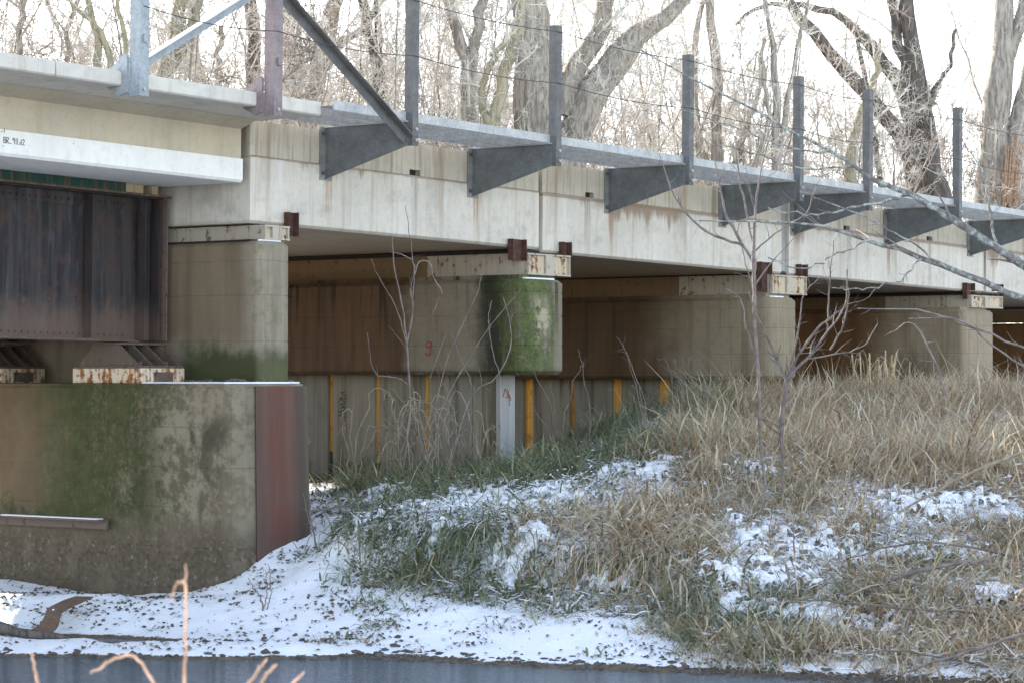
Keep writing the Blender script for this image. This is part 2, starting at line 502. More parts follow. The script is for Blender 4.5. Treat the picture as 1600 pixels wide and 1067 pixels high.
def _girder():
    n = NT('old_girder_steel', 0.7, 0.0, 0.3)
    X, Yc, Z = n.sep()
    st_ = n.noise(1, 6, 0.65, n.scl((9, 9, 0.5)))
    nz = n.noise(4, 7, 0.7)
    c = n.mix(n.sm(st_, 0.35, 0.6), (0.014, 0.013, 0.015), (0.042, 0.035, 0.034))
    c = n.mix(n.mul(n.sm(nz, 0.5, 0.62), 0.55), c, (0.070, 0.034, 0.027))
    c = n.mix(n.mul(n.sm(n.noise(2.5, 5, 0.6, n.scl((3, 3, .6))), 0.55, 0.68), 0.5), c, (0.06, 0.075, 0.095))
    c = n.mix(n.mul(n.sm(n.add(Z, n.mul(nz, -0.5)), 0.36, -0.08), 0.6), c, (0.15, 0.10, 0.075))  # rust brown low down, lightened to paint bounced sunlight
    c = n.mix(n.mul(n.band(n.add(X, n.mul(n.add(nz, -0.5), 0.08)), 2.24, 2.27, 0.02), n.band(Z, 0.6, 1.2, 0.2), 0.7), c, (0.30, 0.21, 0.14))
    n.col(c); n.bump(nz, 0.5, 0.01)
    return n.m


MAT['girder'] = _girder()
MAT['green'] = _rusty('dark_green_paint', (0.018, 0.055, 0.045), 0.06)
MAT['pad'] = _rusty('pale_shim_pad', (0.42, 0.34, 0.22), 0.08)


def flat(name, c, rough=0.85, var=0.3, scale=12):
    n = NT(name, rough)
    n.col(n.mix(n.sm(n.noise(scale, 5, 0.65), 0.35, 0.65), c, [x * (1 - var) for x in c]))
    return n.m


MAT['dark'] = flat('dark_pad_and_gap_shade', (0.035, 0.03, 0.025))  # pads and beds, plus painted shade in the joint and pockets
MAT['redpaint'] = flat('faded_red_paint', (0.33, 0.10, 0.075), var=0.4, scale=30)
MAT['ink'] = flat('dark_marker', (0.06, 0.055, 0.06), var=0.3, scale=30)
MAT['snowcap'] = flat('thin_snow', (0.86, 0.88, 0.92), 0.6, 0.06)
def _snowpatch():
    n = NT('crumbly_snow', 0.6, 0, 0.25)
    f = n.add(n.mul(n.noise(9, 6, 0.7), 0.5), n.mul(n.noise(34, 5, 0.7), 0.5))
    n.col(n.mix(n.mul(n.sm(f, 0.50, 0.60), 0.8), (0.84, 0.86, 0.90), (0.38, 0.33, 0.25)))
    n.bump(f, 0.7, 0.03)
    return n.m


MAT['snowpatch'] = _snowpatch()
MAT['reedleaf'] = flat('bleached_reed_leaf', (0.56, 0.44, 0.28), var=0.4, scale=7)
MAT['cable'] = flat('dark_wire_rope', (0.09, 0.085, 0.085))
MAT['ice'] = flat('icicle_ice', (0.6, 0.6, 0.58), 0.2, 0.1)
MAT['rubble'] = flat('small_rubble', (0.13, 0.11, 0.09), var=0.6, scale=9)


def _bark(name, a, b, lich=0.0):
    n = NT(name, 0.9)
    fur = n.noise(1, 6, 0.7, n.scl((14, 14, 2.2)), 0.6)
    c = n.mix(n.sm(fur, 0.35, 0.62), b, a)
    if lich:
        c = n.mix(n.mul(n.sm(n.noise(16, 5, 0.65), 0.46, 0.58), lich), c, (0.36, 0.40, 0.36))
    n.col(c); n.bump(fur, 0.9, 0.04)
    return n.m


MAT['bark'] = _bark('grey_bark', (0.40, 0.36, 0.305), (0.17, 0.148, 0.122))
MAT['barkdark'] = _bark('dark_bark', (0.15, 0.125, 0.105), (0.06, 0.05, 0.043))
MAT['barkgreen'] = _bark('greenish_pale_bark', (0.38, 0.34, 0.235), (0.22, 0.195, 0.13))
MAT['twig'] = flat('pale_twig', (0.68, 0.635, 0.56), var=0.35, scale=3)
MAT['twigdark'] = flat('dark_twig', (0.20, 0.17, 0.145), var=0.4, scale=3)
MAT['twigred'] = flat('reddish_twig', (0.55, 0.455, 0.39), var=0.4, scale=3)
MAT['sapling'] = flat('grey_violet_sapling_bark', (0.25, 0.21, 0.19), var=0.45, scale=9)
MAT['brownstem'] = flat('brown_grey_stem', (0.20, 0.165, 0.145), var=0.45, scale=9)
MAT['vine'] = flat('pale_dry_vine', (0.36, 0.30, 0.225), var=0.4, scale=9)
MAT['lichen'] = _bark('lichen_covered_bark', (0.21, 0.19, 0.175), (0.12, 0.105, 0.10), 0.85)
MAT['orangetwig'] = flat('orange_twig', (0.46, 0.29, 0.20), var=0.5, scale=20)
MAT['torn'] = flat('torn_orange_wood', (0.44, 0.29, 0.19), var=0.4, scale=14)
MAT['dryleaf'] = flat('dry_leaf', (0.50, 0.36, 0.22), var=0.4, scale=14)


def _vcol(name, rough=0.75, trans=0.0):
    n = NT(name, rough, 0, 0.2)
    a = n.attr('tint')
    n.col(a.outputs['Color'])
    if trans:
        t = n.new('ShaderNodeBsdfTranslucent'); n.put(t.inputs['Color'], a.outputs['Color'])
        m = n.new('ShaderNodeMixShader'); m.inputs[0].default_value = trans
        n.t.links.new(n.b.outputs[0], m.inputs[1]); n.t.links.new(t.outputs[0], m.inputs[2])
        n.t.links.new(m.outputs[0], n.t.nodes['Material Output'].inputs[0])
    return n.m


MAT['blade'] = _vcol('grass_blade', 0.75, 0.25)
MAT['litter'] = _vcol('fallen_leaf', 0.85)


def _ground():
    n = NT('snowy_ground', 0.85, 0, 0.25)
    a = n.sep(n.attr('cover').outputs['Vector'])       # x snow amount, y leaf-soil warmth
    v = n.obj()
    n1 = n.noise(1.6, 7, 0.7, v); n2 = n.noise(9, 6, 0.7, v); n3 = n.noise(32, 4, 0.7, v)
    f = n.add(n.add(n.mul(n1, 0.35), n.mul(n2, 0.4)), n.mul(n3, 0.25))
    soil = n.mix(n.sm(n2, 0.35, 0.65), (0.085, 0.066, 0.045), (0.16, 0.125, 0.085))
    soil = n.mix(n.sm(a[1], 0.0, 1.0), soil, n.mix(n.sm(n3, 0.4, 0.6), (0.30, 0.19, 0.09), (0.20, 0.12, 0.06)))
    thr = n.math('SUBTRACT', 0.86, n.mul(a[0], 0.62))
    d = n.math('SUBTRACT', n.add(f, n.mul(n.add(n3, -0.5), 0.35)), thr)
    sn = n.sm(d, -0.02, 0.03)
    c = n.mix(sn, soil, (0.84, 0.86, 0.90))
    n.col(c)
    n.bump(n.add(n.mul(n2, 0.6), n.add(n.mul(n3, 0.5), n.mul(sn, 0.6))), 0.6, 0.03)
    n.put(n.b.inputs['Roughness'], n.sm(sn, 0, 1, 0.95, 0.55))
    return n.m


MAT['ground'] = _ground()


def _water():
    n = NT('river_water', 0.10, 0, 0.5)
    n.b.inputs['IOR'].default_value = 1.33
    v = n.obj()
    rip = n.add(n.mul(n.noise(1.0, 4, 0.55, n.scl((5, 9, 1))), 0.6), n.mul(n.noise(1, 3, 0.6, n.scl((14, 26, 1))), 0.4))
    n.col(n.mix(n.noise(0.5, 3, 0.5, v), (0.085, 0.115, 0.145), (0.11, 0.14, 0.165)))
    n.bump(rip, 0.35, 0.06)
    return n.m


MAT['water'] = _water()


# ------------------------------------------------------------------ mesh helpers
class MB:
    """collects solid shapes given in (s, w, z): along the bridge, depth under it, height"""

    def __init__(self):
        self.v = []; self.f = []

    def raw(self, vs, fs):
        k = len(self.v)
        self.v += [tuple(p) for p in vs]
        self.f += [tuple(i + k for i in f) for f in fs]
        return self

    def box(self, a0, a1, b0, b1, c0, c1):
        vs = [(a0, b0, c0), (a1, b0, c0), (a1, b1, c0), (a0, b1, c0), (a0, b0, c1), (a1, b0, c1), (a1, b1, c1), (a0, b1, c1)]
        return self.raw(vs, [(3, 2, 1, 0), (4, 5, 6, 7), (0, 1, 5, 4), (1, 2, 6, 5), (2, 3, 7, 6), (3, 0, 4, 7)])

    def prism(self, poly, h0, h1, axis='z'):
        """poly: list of 2-D points; axis z -> (s,w), s -> (w,z), w -> (s,z)"""
        def p3(p, h):
            return (p[0], p[1], h) if axis == 'z' else ((h, p[0], p[1]) if axis == 's' else (p[0], h, p[1]))
        n = len(poly)
        vs = [p3(p, h0) for p in poly] + [p3(p, h1) for p in poly]
        fs = [tuple(range(n - 1, -1, -1)), tuple(range(n, 2 * n))]
        fs += [(i, (i + 1) % n, n + (i + 1) % n, n + i) for i in range(n)]
        return self.raw(vs, fs)

    def bolt(self, c, axis, r=0.018, h=0.02, n=6):
        vs = []
        for k in (0, 1):
            for i in range(n):
                a = i / n * 2 * math.pi
                d = [0, 0, 0]
                o = [j for j in range(3) if j != axis[0]]
                d[axis[0]] = axis[1] * h * k
                d[o[0]] = math.cos(a) * r; d[o[1]] = math.sin(a) * r
                vs.append((c[0] + d[0], c[1] + d[1], c[2] + d[2]))
        fs = [tuple(range(n - 1, -1, -1)), tuple(range(n, 2 * n))] + [(i, (i + 1) % n, n + (i + 1) % n, n + i) for i in range(n)]
        return self.raw(vs, fs)

    def build(self, name, m, parent=None, bevel=0.0, base=(0, 0, 0), label=None, kind=None):
        me = bpy.data.meshes.new(name)
        q = parent
        while q is not None and 'base' not in q:
            q = q.parent
        if q is not None:
            base = q['base']
        me.from_pydata([(x - base[0], y - base[1], z - base[2]) for x, y, z in self.v], [], self.f)
        bm = bmesh.new(); bm.from_mesh(me)
        bmesh.ops.recalc_face_normals(bm, faces=bm.faces[:])
        if bevel:
            es = [e for e in bm.edges if len(e.link_faces) == 2 and e.calc_face_angle(0) > 0.5]
            bmesh.ops.bevel(bm, geom=es, offset=bevel, segments=2, profile=0.6, affect='EDGES', clamp_overlap=True)
        bm.to_mesh(me); bm.free()
        me.materials.append(MAT[m])
        return link(name, me, parent, label, kind)


def link(name, me, parent=None, label=None, kind=None):
    o = bpy.data.objects.new(name, me)
    col.objects.link(o)
    if parent is not None:
        o.parent = parent
    if label:
        o['label'] = label
    if kind:
        o['kind'] = kind
    return o


def tag(o, label, cat, group=None):
    o['label'] = label; o['category'] = cat
    if group:
        o['group'] = group
    return o


def thing(name, label, cat, s=0, t=0, z=0, group=None, tilt=False):
    """an Empty at (s, t, z) of the bridge frame; its parts are given in (s, w = -t, z)"""
    o = bpy.data.objects.new(name, None)
    col.objects.link(o)
    zz = z + (G * s if tilt else 0)
    o.location = W(s, t, zz)
    o.rotation_euler = (0, -math.atan(G) if tilt else 0, ROTZ)
    o['base'] = (s, -t, z)
    o.empty_display_size = 0.2
    return tag(o, label, cat, group)


def dup(root, label, s, t, z, tilt=True, group=None):
    r = root.copy(); col.objects.link(r)
    r.location = W(s, t, z + (G * s if tilt else 0)); r['label'] = label
    for ch in root.children:
        c = ch.copy(); col.objects.link(c); c.parent = r
        for g in ch.children:
            d = g.copy(); col.objects.link(d); d.parent = c
    return r


def arr_mesh(name, V, Fq, m, parent=None, label=None, kind=None, tint=None, smooth=True):
    """V (n,3), Fq (m,k) uniform polygons"""
    me = bpy.data.meshes.new(name)
    V = np.asarray(V, dtype=np.float32); Fq = np.asarray(Fq, dtype=np.int32)
    k = Fq.shape[1]
    me.vertices.add(len(V)); me.vertices.foreach_set('co', V.ravel())
    me.loops.add(Fq.size); me.loops.foreach_set('vertex_index', Fq.ravel())
    me.polygons.add(len(Fq))
    me.polygons.foreach_set('loop_start', np.arange(0, Fq.size, k, dtype=np.int32))
    me.polygons.foreach_set('loop_total', np.full(len(Fq), k, dtype=np.int32))
    if smooth:
        me.polygons.foreach_set('use_smooth', np.ones(len(Fq), dtype=bool))
    if tint is not None:
        a = me.attributes.new('tint', 'FLOAT_COLOR', 'POINT')
        a.data.foreach_set('color', np.concatenate([tint, np.ones((len(tint), 1))], 1).astype(np.float32).ravel())
    me.update(calc_edges=True)
    me.materials.append(MAT[m])
    return link(name, me, parent, label, kind)


def tubes(P, R, sides=4):
    """P (N,K,3) paths, R (N,K) radii -> verts, quads"""
    P = np.asarray(P, float); R = np.asarray(R, float)
    N, K, _ = P.shape
    T = np.gradient(P, axis=1)
    T /= np.linalg.norm(T, axis=2, keepdims=True) + 1e-9
    mean = T.mean(1)
    ref = np.where((np.abs(mean[:, 2]) > 0.75)[:, None], np.array([[0.94, 0.34, 0.0]]), np.array([[0.08, 0.05, 0.99]]))
    A = np.cross(T, ref[:, None, :]); A /= np.linalg.norm(A, axis=2, keepdims=True) + 1e-9
    B = np.cross(T, A)
    ang = np.arange(sides) / sides * 2 * np.pi
    V = P[:, :, None, :] + R[:, :, None, None] * (A[:, :, None, :] * np.cos(ang)[None, None, :, None] + B[:, :, None, :] * np.sin(ang)[None, None, :, None])
    idx = np.arange(N * K * sides).reshape(N, K, sides)
    a = idx[:, :-1, :]; b = np.roll(a, -1, axis=2); c = idx[:, 1:, :]; d = np.roll(c, -1, axis=2)
    Q = np.stack([a, b, d, c], -1).reshape(-1, 4)
    return V.reshape(-1, 3), Q


def joinq(parts):
    vs, qs, k = [], [], 0
    for v, q in parts:
        vs.append(v); qs.append(q + k); k += len(v)
    return np.concatenate(vs), np.concatenate(qs)


def spline(pts, K):
    """Catmull-Rom through pts (each row may carry a radius too)"""
    p = np.asarray(pts, float)
    p = np.vstack([2 * p[0] - p[1], p, 2 * p[-1] - p[-2]])
    n = len(p) - 3
    u = np.linspace(0, n - 1e-6, K); i = u.astype(int); f = (u - i)[:, None]
    a, b, c, d = p[i], p[i + 1], p[i + 2], p[i + 3]
    return 0.5 * (2 * b + (c - a) * f + (2 * a - 5 * b + 4 * c - d) * f ** 2 + (3 * b - a - 3 * c + d) * f ** 3)


def vnoise(x, y, seed=0):
    """2-D value noise in 0..1"""
    xi = np.floor(x).astype(np.int64); yi = np.floor(y).astype(np.int64)
    fx = x - xi; fy = y - yi
    fx = fx * fx * (3 - 2 * fx); fy = fy * fy * (3 - 2 * fy)

    def h(a, b):
        n = (a * 374761393 + b * 668265263 + seed * 974711) & 0x7fffffff
        n = ((n ^ (n >> 13)) * 1274126177) & 0x7fffffff
        return ((n ^ (n >> 16)) & 0xffff) / 65535.0
    return (h(xi, yi) * (1 - fx) + h(xi + 1, yi) * fx) * (1 - fy) + (h(xi, yi + 1) * (1 - fx) + h(xi + 1, yi + 1) * fx) * fy


def fbm(x, y, sc_, oct_=4, seed=0):
    r = 0; a = 0.5; s = sc_
    for k in range(oct_):
        r = r + a * vnoise(x * s, y * s, seed + k); a *= 0.5; s *= 2.03
    return r


# ------------------------------------------------------------------ terrain
def densify(pl, n=7):
    out = []
    for a, b in zip(pl[:-1], pl[1:]):
        for k in range(n):
            f = k / n
            out.append([a[j] * (1 - f) + b[j] * f for j in range(3)])
    out.append(list(pl[-1]))
    return out


CP = []


def line(*pts, n=7):
    for px, py, Y in densify(pts, n):
        CP.append(tuple(at(px, py, Y)))


WEDGE = [(-300, 1018, 24.8), (0, 1024, 24.4), (300, 1027, 24.26), (520, 1028, 24.2), (800, 1040, 23.57), (1000, 1047, 23.2), (1200, 1058, 22.67), (1400, 1068, 22.2), (1600, 1078, 21.75), (1900, 1090, 21.2)]
line(*WEDGE)
for px, py, Y in densify(WEDGE, 6):
    p = at(px, py, Y); CP.append((p.x, p.y - 0.7, -0.32)); CP.append((p.x, p.y - 2.5, -0.8))
line((-300, 900, 30.5), (0, 906, 30.2), (100, 918, 29.6), (200, 929, 29.05), (300, 922, 28.4), (400, 888, 28.0), (440, 868, 28.2), (470, 845, 28.6))
line((0, 960, 26.9), (200, 972, 26.5), (400, 965, 26.2), (500, 960, 25.9), (700, 968, 25.4), (900, 992, 24.7), (1020, 1004, 24.2))
line((475, 800, 30.2), (520, 790, 30.2)); line((475, 752, 33.2), (560, 752, 33.0))
line((545, 900, 27.2), (620, 912, 26.7), (760, 922, 26.3), (880, 935, 25.9), (1000, 950, 25.4), (1100, 985, 24.5))
line((575, 815, 28.1), (640, 808, 27.6), (760, 825, 27.1), (880, 845, 26.7), (1000, 868, 26.2), (1120, 905, 25.3))
line((470, 755, 35.8), (600, 752, 34.9), (700, 750, 34.4), (800, 748, 33.9))
line((600, 765, 31.5), (700, 772, 30.0), (800, 790, 28.9), (900, 800, 28.5))
line((830, 742, 41.9), (900, 730, 41.0), (960, 700, 40.6), (1040, 650, 40.0))
line((900, 740, 32.5), (1000, 715, 31.8), (1100, 700, 31.6), (1250, 715, 31.0), (1450, 715, 31.4), (1700, 715, 32))
line((960, 700, 34.2), (1010, 672, 34.6), (1100, 650, 36.2), (1250, 640, 37.6), (1420, 640, 39.0), (1600, 635, 41.0))
line((1150, 800, 28.2), (1300, 835, 27.2), (1450, 825, 27.3), (1650, 815, 27.6))
line((1200, 930, 25.1), (1350, 945, 24.8), (1500, 945, 24.6), (1700, 940, 24.5))
line((1150, 1010, 23.7), (1300, 1020, 23.3), (1450, 1030, 22.9), (1650, 1035, 22.5))
for s_ in (8, 12, 16, 20, 25, 30):
    for t_ in (-1.5, -3.5, -5.5):
        zz_ = {8: 1.30, 12: 1.55, 16: 1.9, 20: 2.2, 25: 2.4, 30: 2.5}[s_] - (0.3 if t_ < -1 else 0) - (0.25 if t_ < -3 else 0)
        p = W(s_, t_, 0); CP.append((p.x, p.y, zz_))
CP = np.array(CP)


def base_h(x, y):
    def sm(a, lo, hi):
        f = np.clip((a - lo) / (hi - lo), 0, 1); return f * f * (3 - 2 * f)
    near = 1.1 * (1 - sm(y, 2.0, 7.5)) - 0.9 * sm(y, 3.0, 8.0)
    far = 2.3 * sm(y, 22.5, 31.0) * 0.85 + 0.35 * sm(y, 40, 60)
    return near + far


CPR = CP[:, 2] - base_h(CP[:, 0], CP[:, 1])


def height(x, y):
    x = np.asarray(x, float); y = np.asarray(y, float)
    sh = x.shape
    xf = x.ravel(); yf = y.ravel()
    out = np.empty(xf.shape)
    for i in range(0, len(xf), 20000):
        a = xf[i:i + 20000]; b = yf[i:i + 20000]
        d2 = (a[:, None] - CP[None, :, 0]) ** 2 + (b[:, None] - CP[None, :, 1]) ** 2
        w = 1.0 / (d2 + 0.02) ** 1.9
        w0 = 1.0 / 5.0 ** 3.8                          # far from every known point the plain bank profile takes over
        out[i:i + 20000] = (w * CPR[None, :]).sum(1) / (w.sum(1) + w0)
    h = out + base_h(xf, yf)
    amp = np.clip((yf - 22.0) / 3.0, 0.12, 1.0)
    h = h + amp * (0.16 * (fbm(xf, yf, 0.9, 4, 3) - 0.47) + 0.06 * (fbm(xf, yf, 4.2, 3, 9) - 0.44))
    return h.reshape(sh)


fx = np.arange(-9.5, 12.5, 0.085); fy = np.arange(20.5, 46.0, 0.085)


def grow_axis(a, lo, hi):
    left = []; x = a[0]; d = 0.2
    while x > lo:
        x -= d; d *= 1.32; left.append(x)
    right = []; x = a[-1]; d = 0.2
    while x < hi:
        x += d; d *= 1.32; right.append(x)
    return np.concatenate([left[::-1], a, right])


gx = grow_axis(fx, -420, 420); gy = grow_axis(fy, -60, 700)
GXm, GYm = np.meshgrid(gx, gy)
GH = height(GXm, GYm)


def hgt(x, y):
    """bilinear lookup in the terrain grid"""
    x = np.asarray(x, float); y = np.asarray(y, float)
    i = np.clip(np.searchsorted(gx, x) - 1, 0, len(gx) - 2); j = np.clip(np.searchsorted(gy, y) - 1, 0, len(gy) - 2)
    u = (x - gx[i]) / (gx[i + 1] - gx[i]); v = (y - gy[j]) / (gy[j + 1] - gy[j])
    return (GH[j, i] * (1 - u) + GH[j, i + 1] * u) * (1 - v) + (GH[j + 1, i] * (1 - u) + GH[j + 1, i + 1] * u) * v


def proj(x, y, z):
    return 800 + F * x / y, HOR - F * (z - EYE) / y


# snow patches among the grass: (centre px, py, radius m, amount), stored as places on the bank
def on_ground(px, py):
    Y = np.arange(21.0, 46, 0.03)
    x = (px - 800) / F * Y; z = (HOR - py) / F * Y + EYE
    d = z - hgt(x, Y)
    k = np.argmax(d < 0) if (d < 0).any() else len(Y) - 1
    return x[k], Y[k]


PATCH = [(p, q, rx, ry, a) for p, q, rx, ry, a in [
    (745, 790, 0.75, 1.1, 1.0), (860, 790, 0.6, 0.8, 0.8), (640, 800, 0.4, 0.5, 0.75), (700, 835, 0.5, 0.4, 0.6), (800, 850, 0.55, 0.5, 0.9),
    (1035, 670, 0.35, 0.8, 0.9), (1010, 745, 0.45, 0.7, 0.9), (1140, 700, 0.3, 0.6, 0.6), (1180, 735, 0.35, 0.6, 0.6),
    (1230, 860, 0.75, 0.7, 1.0), (1220, 905, 0.5, 0.45, 1.0), (1320, 880, 0.5, 0.5, 0.75), (1440, 800, 0.8, 0.5, 0.9), (1560, 795, 0.6, 0.5, 0.8),
    (1260, 960, 0.45, 0.4, 0.8), (1340, 990, 0.5, 0.35, 0.8), (1560, 940, 0.35, 0.35, 0.9), (1420, 880, 0.4, 0.4, 0.5), (1500, 870, 0.4, 0.4, 0.6),
    (1120, 900, 0.3, 0.4, 0.5), (950, 930, 0.6, 0.35, 0.6), (1300, 1045, 1.2, 0.3, 0.95), (1480, 1050, 0.8, 0.3, 0.7), (1320, 665, 0.4, 0.8, 0.6), (1400, 655, 0.5, 1.0, 0.5),
    (1550, 660, 0.5, 0.8, 0.5), (1150, 960, 0.3, 0.3, 0.6), (600, 780, 0.4, 0.5, 0.7), (1130, 825, 0.25, 0.25, 0.7)]]
PW = [(*on_ground(p, q), rx, ry, a) for p, q, rx, ry, a in PATCH]


def snow_amount(x, y, z):
    """snow cover 0..1 and grass cover 0..1"""
    px, py = proj(x, y, z)
    s_, t_ = st(x, y)
    lip = np.interp(px, [440, 520, 560, 700, 850, 1000, 1080, 1160, 1300], [742, 770, 925, 925, 940, 960, 1000, 1045, 1080])
    beach = 1 / (1 + np.exp(-np.clip((py - lip + 70 * (fbm(x, y, 1.6, 3, 63) - 0.47)) / 8.0, -30, 30)))
    left = 1 / (1 + np.exp(-np.clip((548 + 90 * (fbm(x, y, 1.9, 3, 61) - 0.47) - px) / 14.0, -30, 30)))
    open_ = np.maximum(beach, left * (py > 735))
    sn = open_ * 0.97
    for cx, cy, rx, ry, a in PW:
        d = ((x - cx) / rx) ** 2 + ((y - cy) / ry) ** 2
        sn = np.maximum(sn, a * np.exp(-d * 0.9))
    sn = np.maximum(sn, 0.62)
    under = 1 / (1 + np.exp(-np.clip((-t_ - 0.3) / 0.12, -30, 30))) * (t_ > -5.6) * np.clip((s_ - 2.6) / 1.6, 0, 1)
    sn = sn * (1 - under * 0.93)
    far = (t_ < -5.6)
    sn = np.where(far, 0.45, sn)
    return sn, open_, under


sn_, op_, un_ = snow_amount(GXm, np.maximum(GYm, 1.0), GH)
wet = np.clip((GH - 0.005) / 0.03, 0, 1)
sn_ = sn_ * wet
ny, nx = GXm.shape
idx = np.arange(ny * nx).reshape(ny, nx)
Q = np.stack([idx[:-1, :-1], idx[:-1, 1:], idx[1:, 1:], idx[1:, :-1]], -1).reshape(-1, 4)
ground = arr_mesh('ground', np.stack([GXm, GYm, GH], -1).reshape(-1, 3), Q, 'ground', kind='structure')
_, tt_ = st(GXm, GYm)
warm = np.clip(un_ * 0.6 + (tt_ < -5.6) * 1.0, 0, 1)
ca = ground.data.attributes.new('cover', 'FLOAT_VECTOR', 'POINT')
ca.data.foreach_set('vector', np.stack([sn_, warm, np.zeros_like(sn_)], -1).astype(np.float32).ravel())
ground['label'] = 'snow dusted river bank and ground under and behind the bridge'

wm = MB(); wm.raw([(-420, -60, 0), (420, -60, 0), (420, 30, 0), (-420, 30, 0)], [(0, 1, 2, 3)])
river = wm.build('river', 'water', kind='structure')
river['label'] = 'dark blue grey river in front of the snowy bank'

# ------------------------------------------------------------------ old pier with its steel nose
ZB = -3.1


def batter(poly, z0, z1, k0):
    """side walls leaning in slightly towards the top, as a stack of rings"""
    c = np.mean(poly, axis=0)
    return [(c + (np.array(p) - c) * k0, np.array(p)) for p in poly]


old = thing('old_pier', 'wide mossy concrete pier with a red steel plated nose, leftmost on the snow', 'pier', -0.2, 0, ZB)
nose = [(-1.0, -0.50), (-0.97, -0.60), (-0.88, -0.66), (-0.70, -0.70), (-0.42, -0.75), (-0.10, -0.77), (0.14, -0.72), (0.32, -0.56), (0.46, -0.36), (0.55, -0.10), (0.6, 0.15)]
plan = nose + [(0.6, 7.4), (-1.0, 7.4)]
m = MB()
n_ = len(plan)
rings = [(ZB, 0.10), (-2.0, 0.055), (-1.0, 0.025), (-0.16, 0.0), (-0.105, -0.03)]


def offs(p, o):
    c = np.array((-0.2, 0.3)); d = np.array(p) - c
    l = np.linalg.norm(d); return tuple(np.array(p) + d / l * o) if p[1] < 1 else (p[0] + (o if p[0] > 0 else -o * 0.35), p[1])


vs = []
for z, o in rings:
    vs += [(*offs(p, o), z) for p in plan]
fs = []
for r in range(len(rings) - 1):
    for i in range(n_):
        j = (i + 1) % n_
        fs.append((r * n_ + i, r * n_ + j, (r + 1) * n_ + j, (r + 1) * n_ + i))
fs.append(tuple(range((len(rings) - 1) * n_, len(rings) * n_)))
m.raw(vs, fs)
body = m.build('pier_body', 'old', old)
# steel plate wrapped round the right half of the nose, 25 mm thick
m = MB()
pl = nose[3:]
vs = []
for z, o in [(ZB, 0.10), (-2.0, 0.055), (-1.0, 0.025), (-0.13, 0.0)]:
    vs += [(*offs(p, o + 0.004), z) for p in pl] + [(*offs(p, o + 0.03), z) for p in pl]
k = len(pl); fs = []
for r in range(3):
    a = r * 2 * k; b = (r + 1) * 2 * k
    for i in range(k - 1):
        fs.append((a + k + i, a + k + i + 1, b + k + i + 1, b + k + i))
        fs.append((a + i + 1, a + i, b + i, b + i + 1))
    fs.append((a, a + k, b + k, b)); fs.append((a + 2 * k - 1, a + k - 1, b + k - 1, b + 2 * k - 1))
a = 3 * 2 * k
for i in range(k - 1):
    fs.append((a + i, a + k + i, a + k + i + 1, a + i + 1))
m.raw(vs, fs)
m.build('nose_plate', 'plate', old)
# snow on the ledge and rubble lying on it
m = MB(); m.prism([(-0.93, -0.44), (-0.68, -0.64), (-0.1, -0.70), (0.22, -0.58), (0.42, -0.3), (0.44, -0.16), (-0.10, -0.15), (-0.16, 0.9), (-0.93, 1.1)], -0.103, -0.083)
m.build('ledge_snow', 'snowcap', old, 0.006)
m = MB()
for q in range(26):
    x = random.uniform(-0.85, 0.1); y = random.uniform(-0.60, 0.6); r = random.uniform(0.02, 0.05)
    if x > -0.12 and y > -0.2:
        continue
    m.box(x - r, x + r, y - r * .8, y + r * .8, -0.10, -0.085 + r * random.uniform(0.3, 0.9))
m.build('ledge_rubble', 'rubble', old, 0.008, kind='stuff')

ra = thing('steel_angle', 'long brown steel angle bolted level along the face of the old pier', 'steel angle', -1.05, 1.24, -1.8)
m = MB()
m.box(-1.10, -1.062, 1.24, 5.3, -1.80, -1.685).box(-1.21, -1.10, 1.24, 5.3, -1.705, -1.685)
m.build('angle_bar', 'rail', ra)
m = MB(); m.box(-1.208, -1.105, 1.28, 2.9, -1.684, -1.672); m.build('snow_strip', 'snowcap', ra, 0.004)

# ------------------------------------------------------------------ upper piers
def round_plan(s0, s1, w0, w1, r, n=5):
    out = []
    for cx, cy, a0 in ((s0 + r, w0 + r, math.pi), (s1 - r, w0 + r, 1.5 * math.pi)):
        for i in range(n + 1):
            a = a0 + i / n * math.pi / 2
            out.append((cx + math.cos(a) * r, cy + math.sin(a) * r))
    return out + [(s1, w1), (s0, w1)]


def pier_shaft(parent, mat, s0, s1, w0, z0, z1, r, lip=0.0, top_cut=0.05):
    m = MB()
    p = round_plan(s0, s1, w0, 7.0, r)
    q = round_plan(s0 + top_cut, s1 - top_cut, w0 + top_cut, 7.0, max(r - top_cut * .5, 0.03))
    n = len(p)
    rr = [(q, z0), (p, z0 + top_cut)] if lip else [(p, z0)]
    # casting lifts: thin grooves left by the form boards
    H = z1 - z0
    for f in (0.30, 0.62, 0.86):
        zz = z0 + H * f
        g = [(x + (0.005 if x < (s0 + s1) / 2 else -0.005), y + (0.005 if y < 2 else 0)) for x, y in p]
        rr += [(p, zz - 0.012), (g, zz - 0.005), (g, zz + 0.005), (p, zz + 0.012)]
    rr += [(p, z1 - top_cut), (q, z1)]
    vs = []
    for pl_, z in rr:
        vs += [(x, y, z) for x, y in pl_]
    fs = []
    for k_ in range(len(rr) - 1):
        for i in range(n):
            j = (i + 1) % n
            fs.append((k_ * n + i, k_ * n + j, (k_ + 1) * n + j, (k_ + 1) * n + i))
    fs.append(tuple(range(n - 1, -1, -1))); fs.append(tuple((len(rr) - 1) * n + i for i in range(n)))
    m.raw(vs, fs)
    return m.build('pier_shaft', mat, parent)


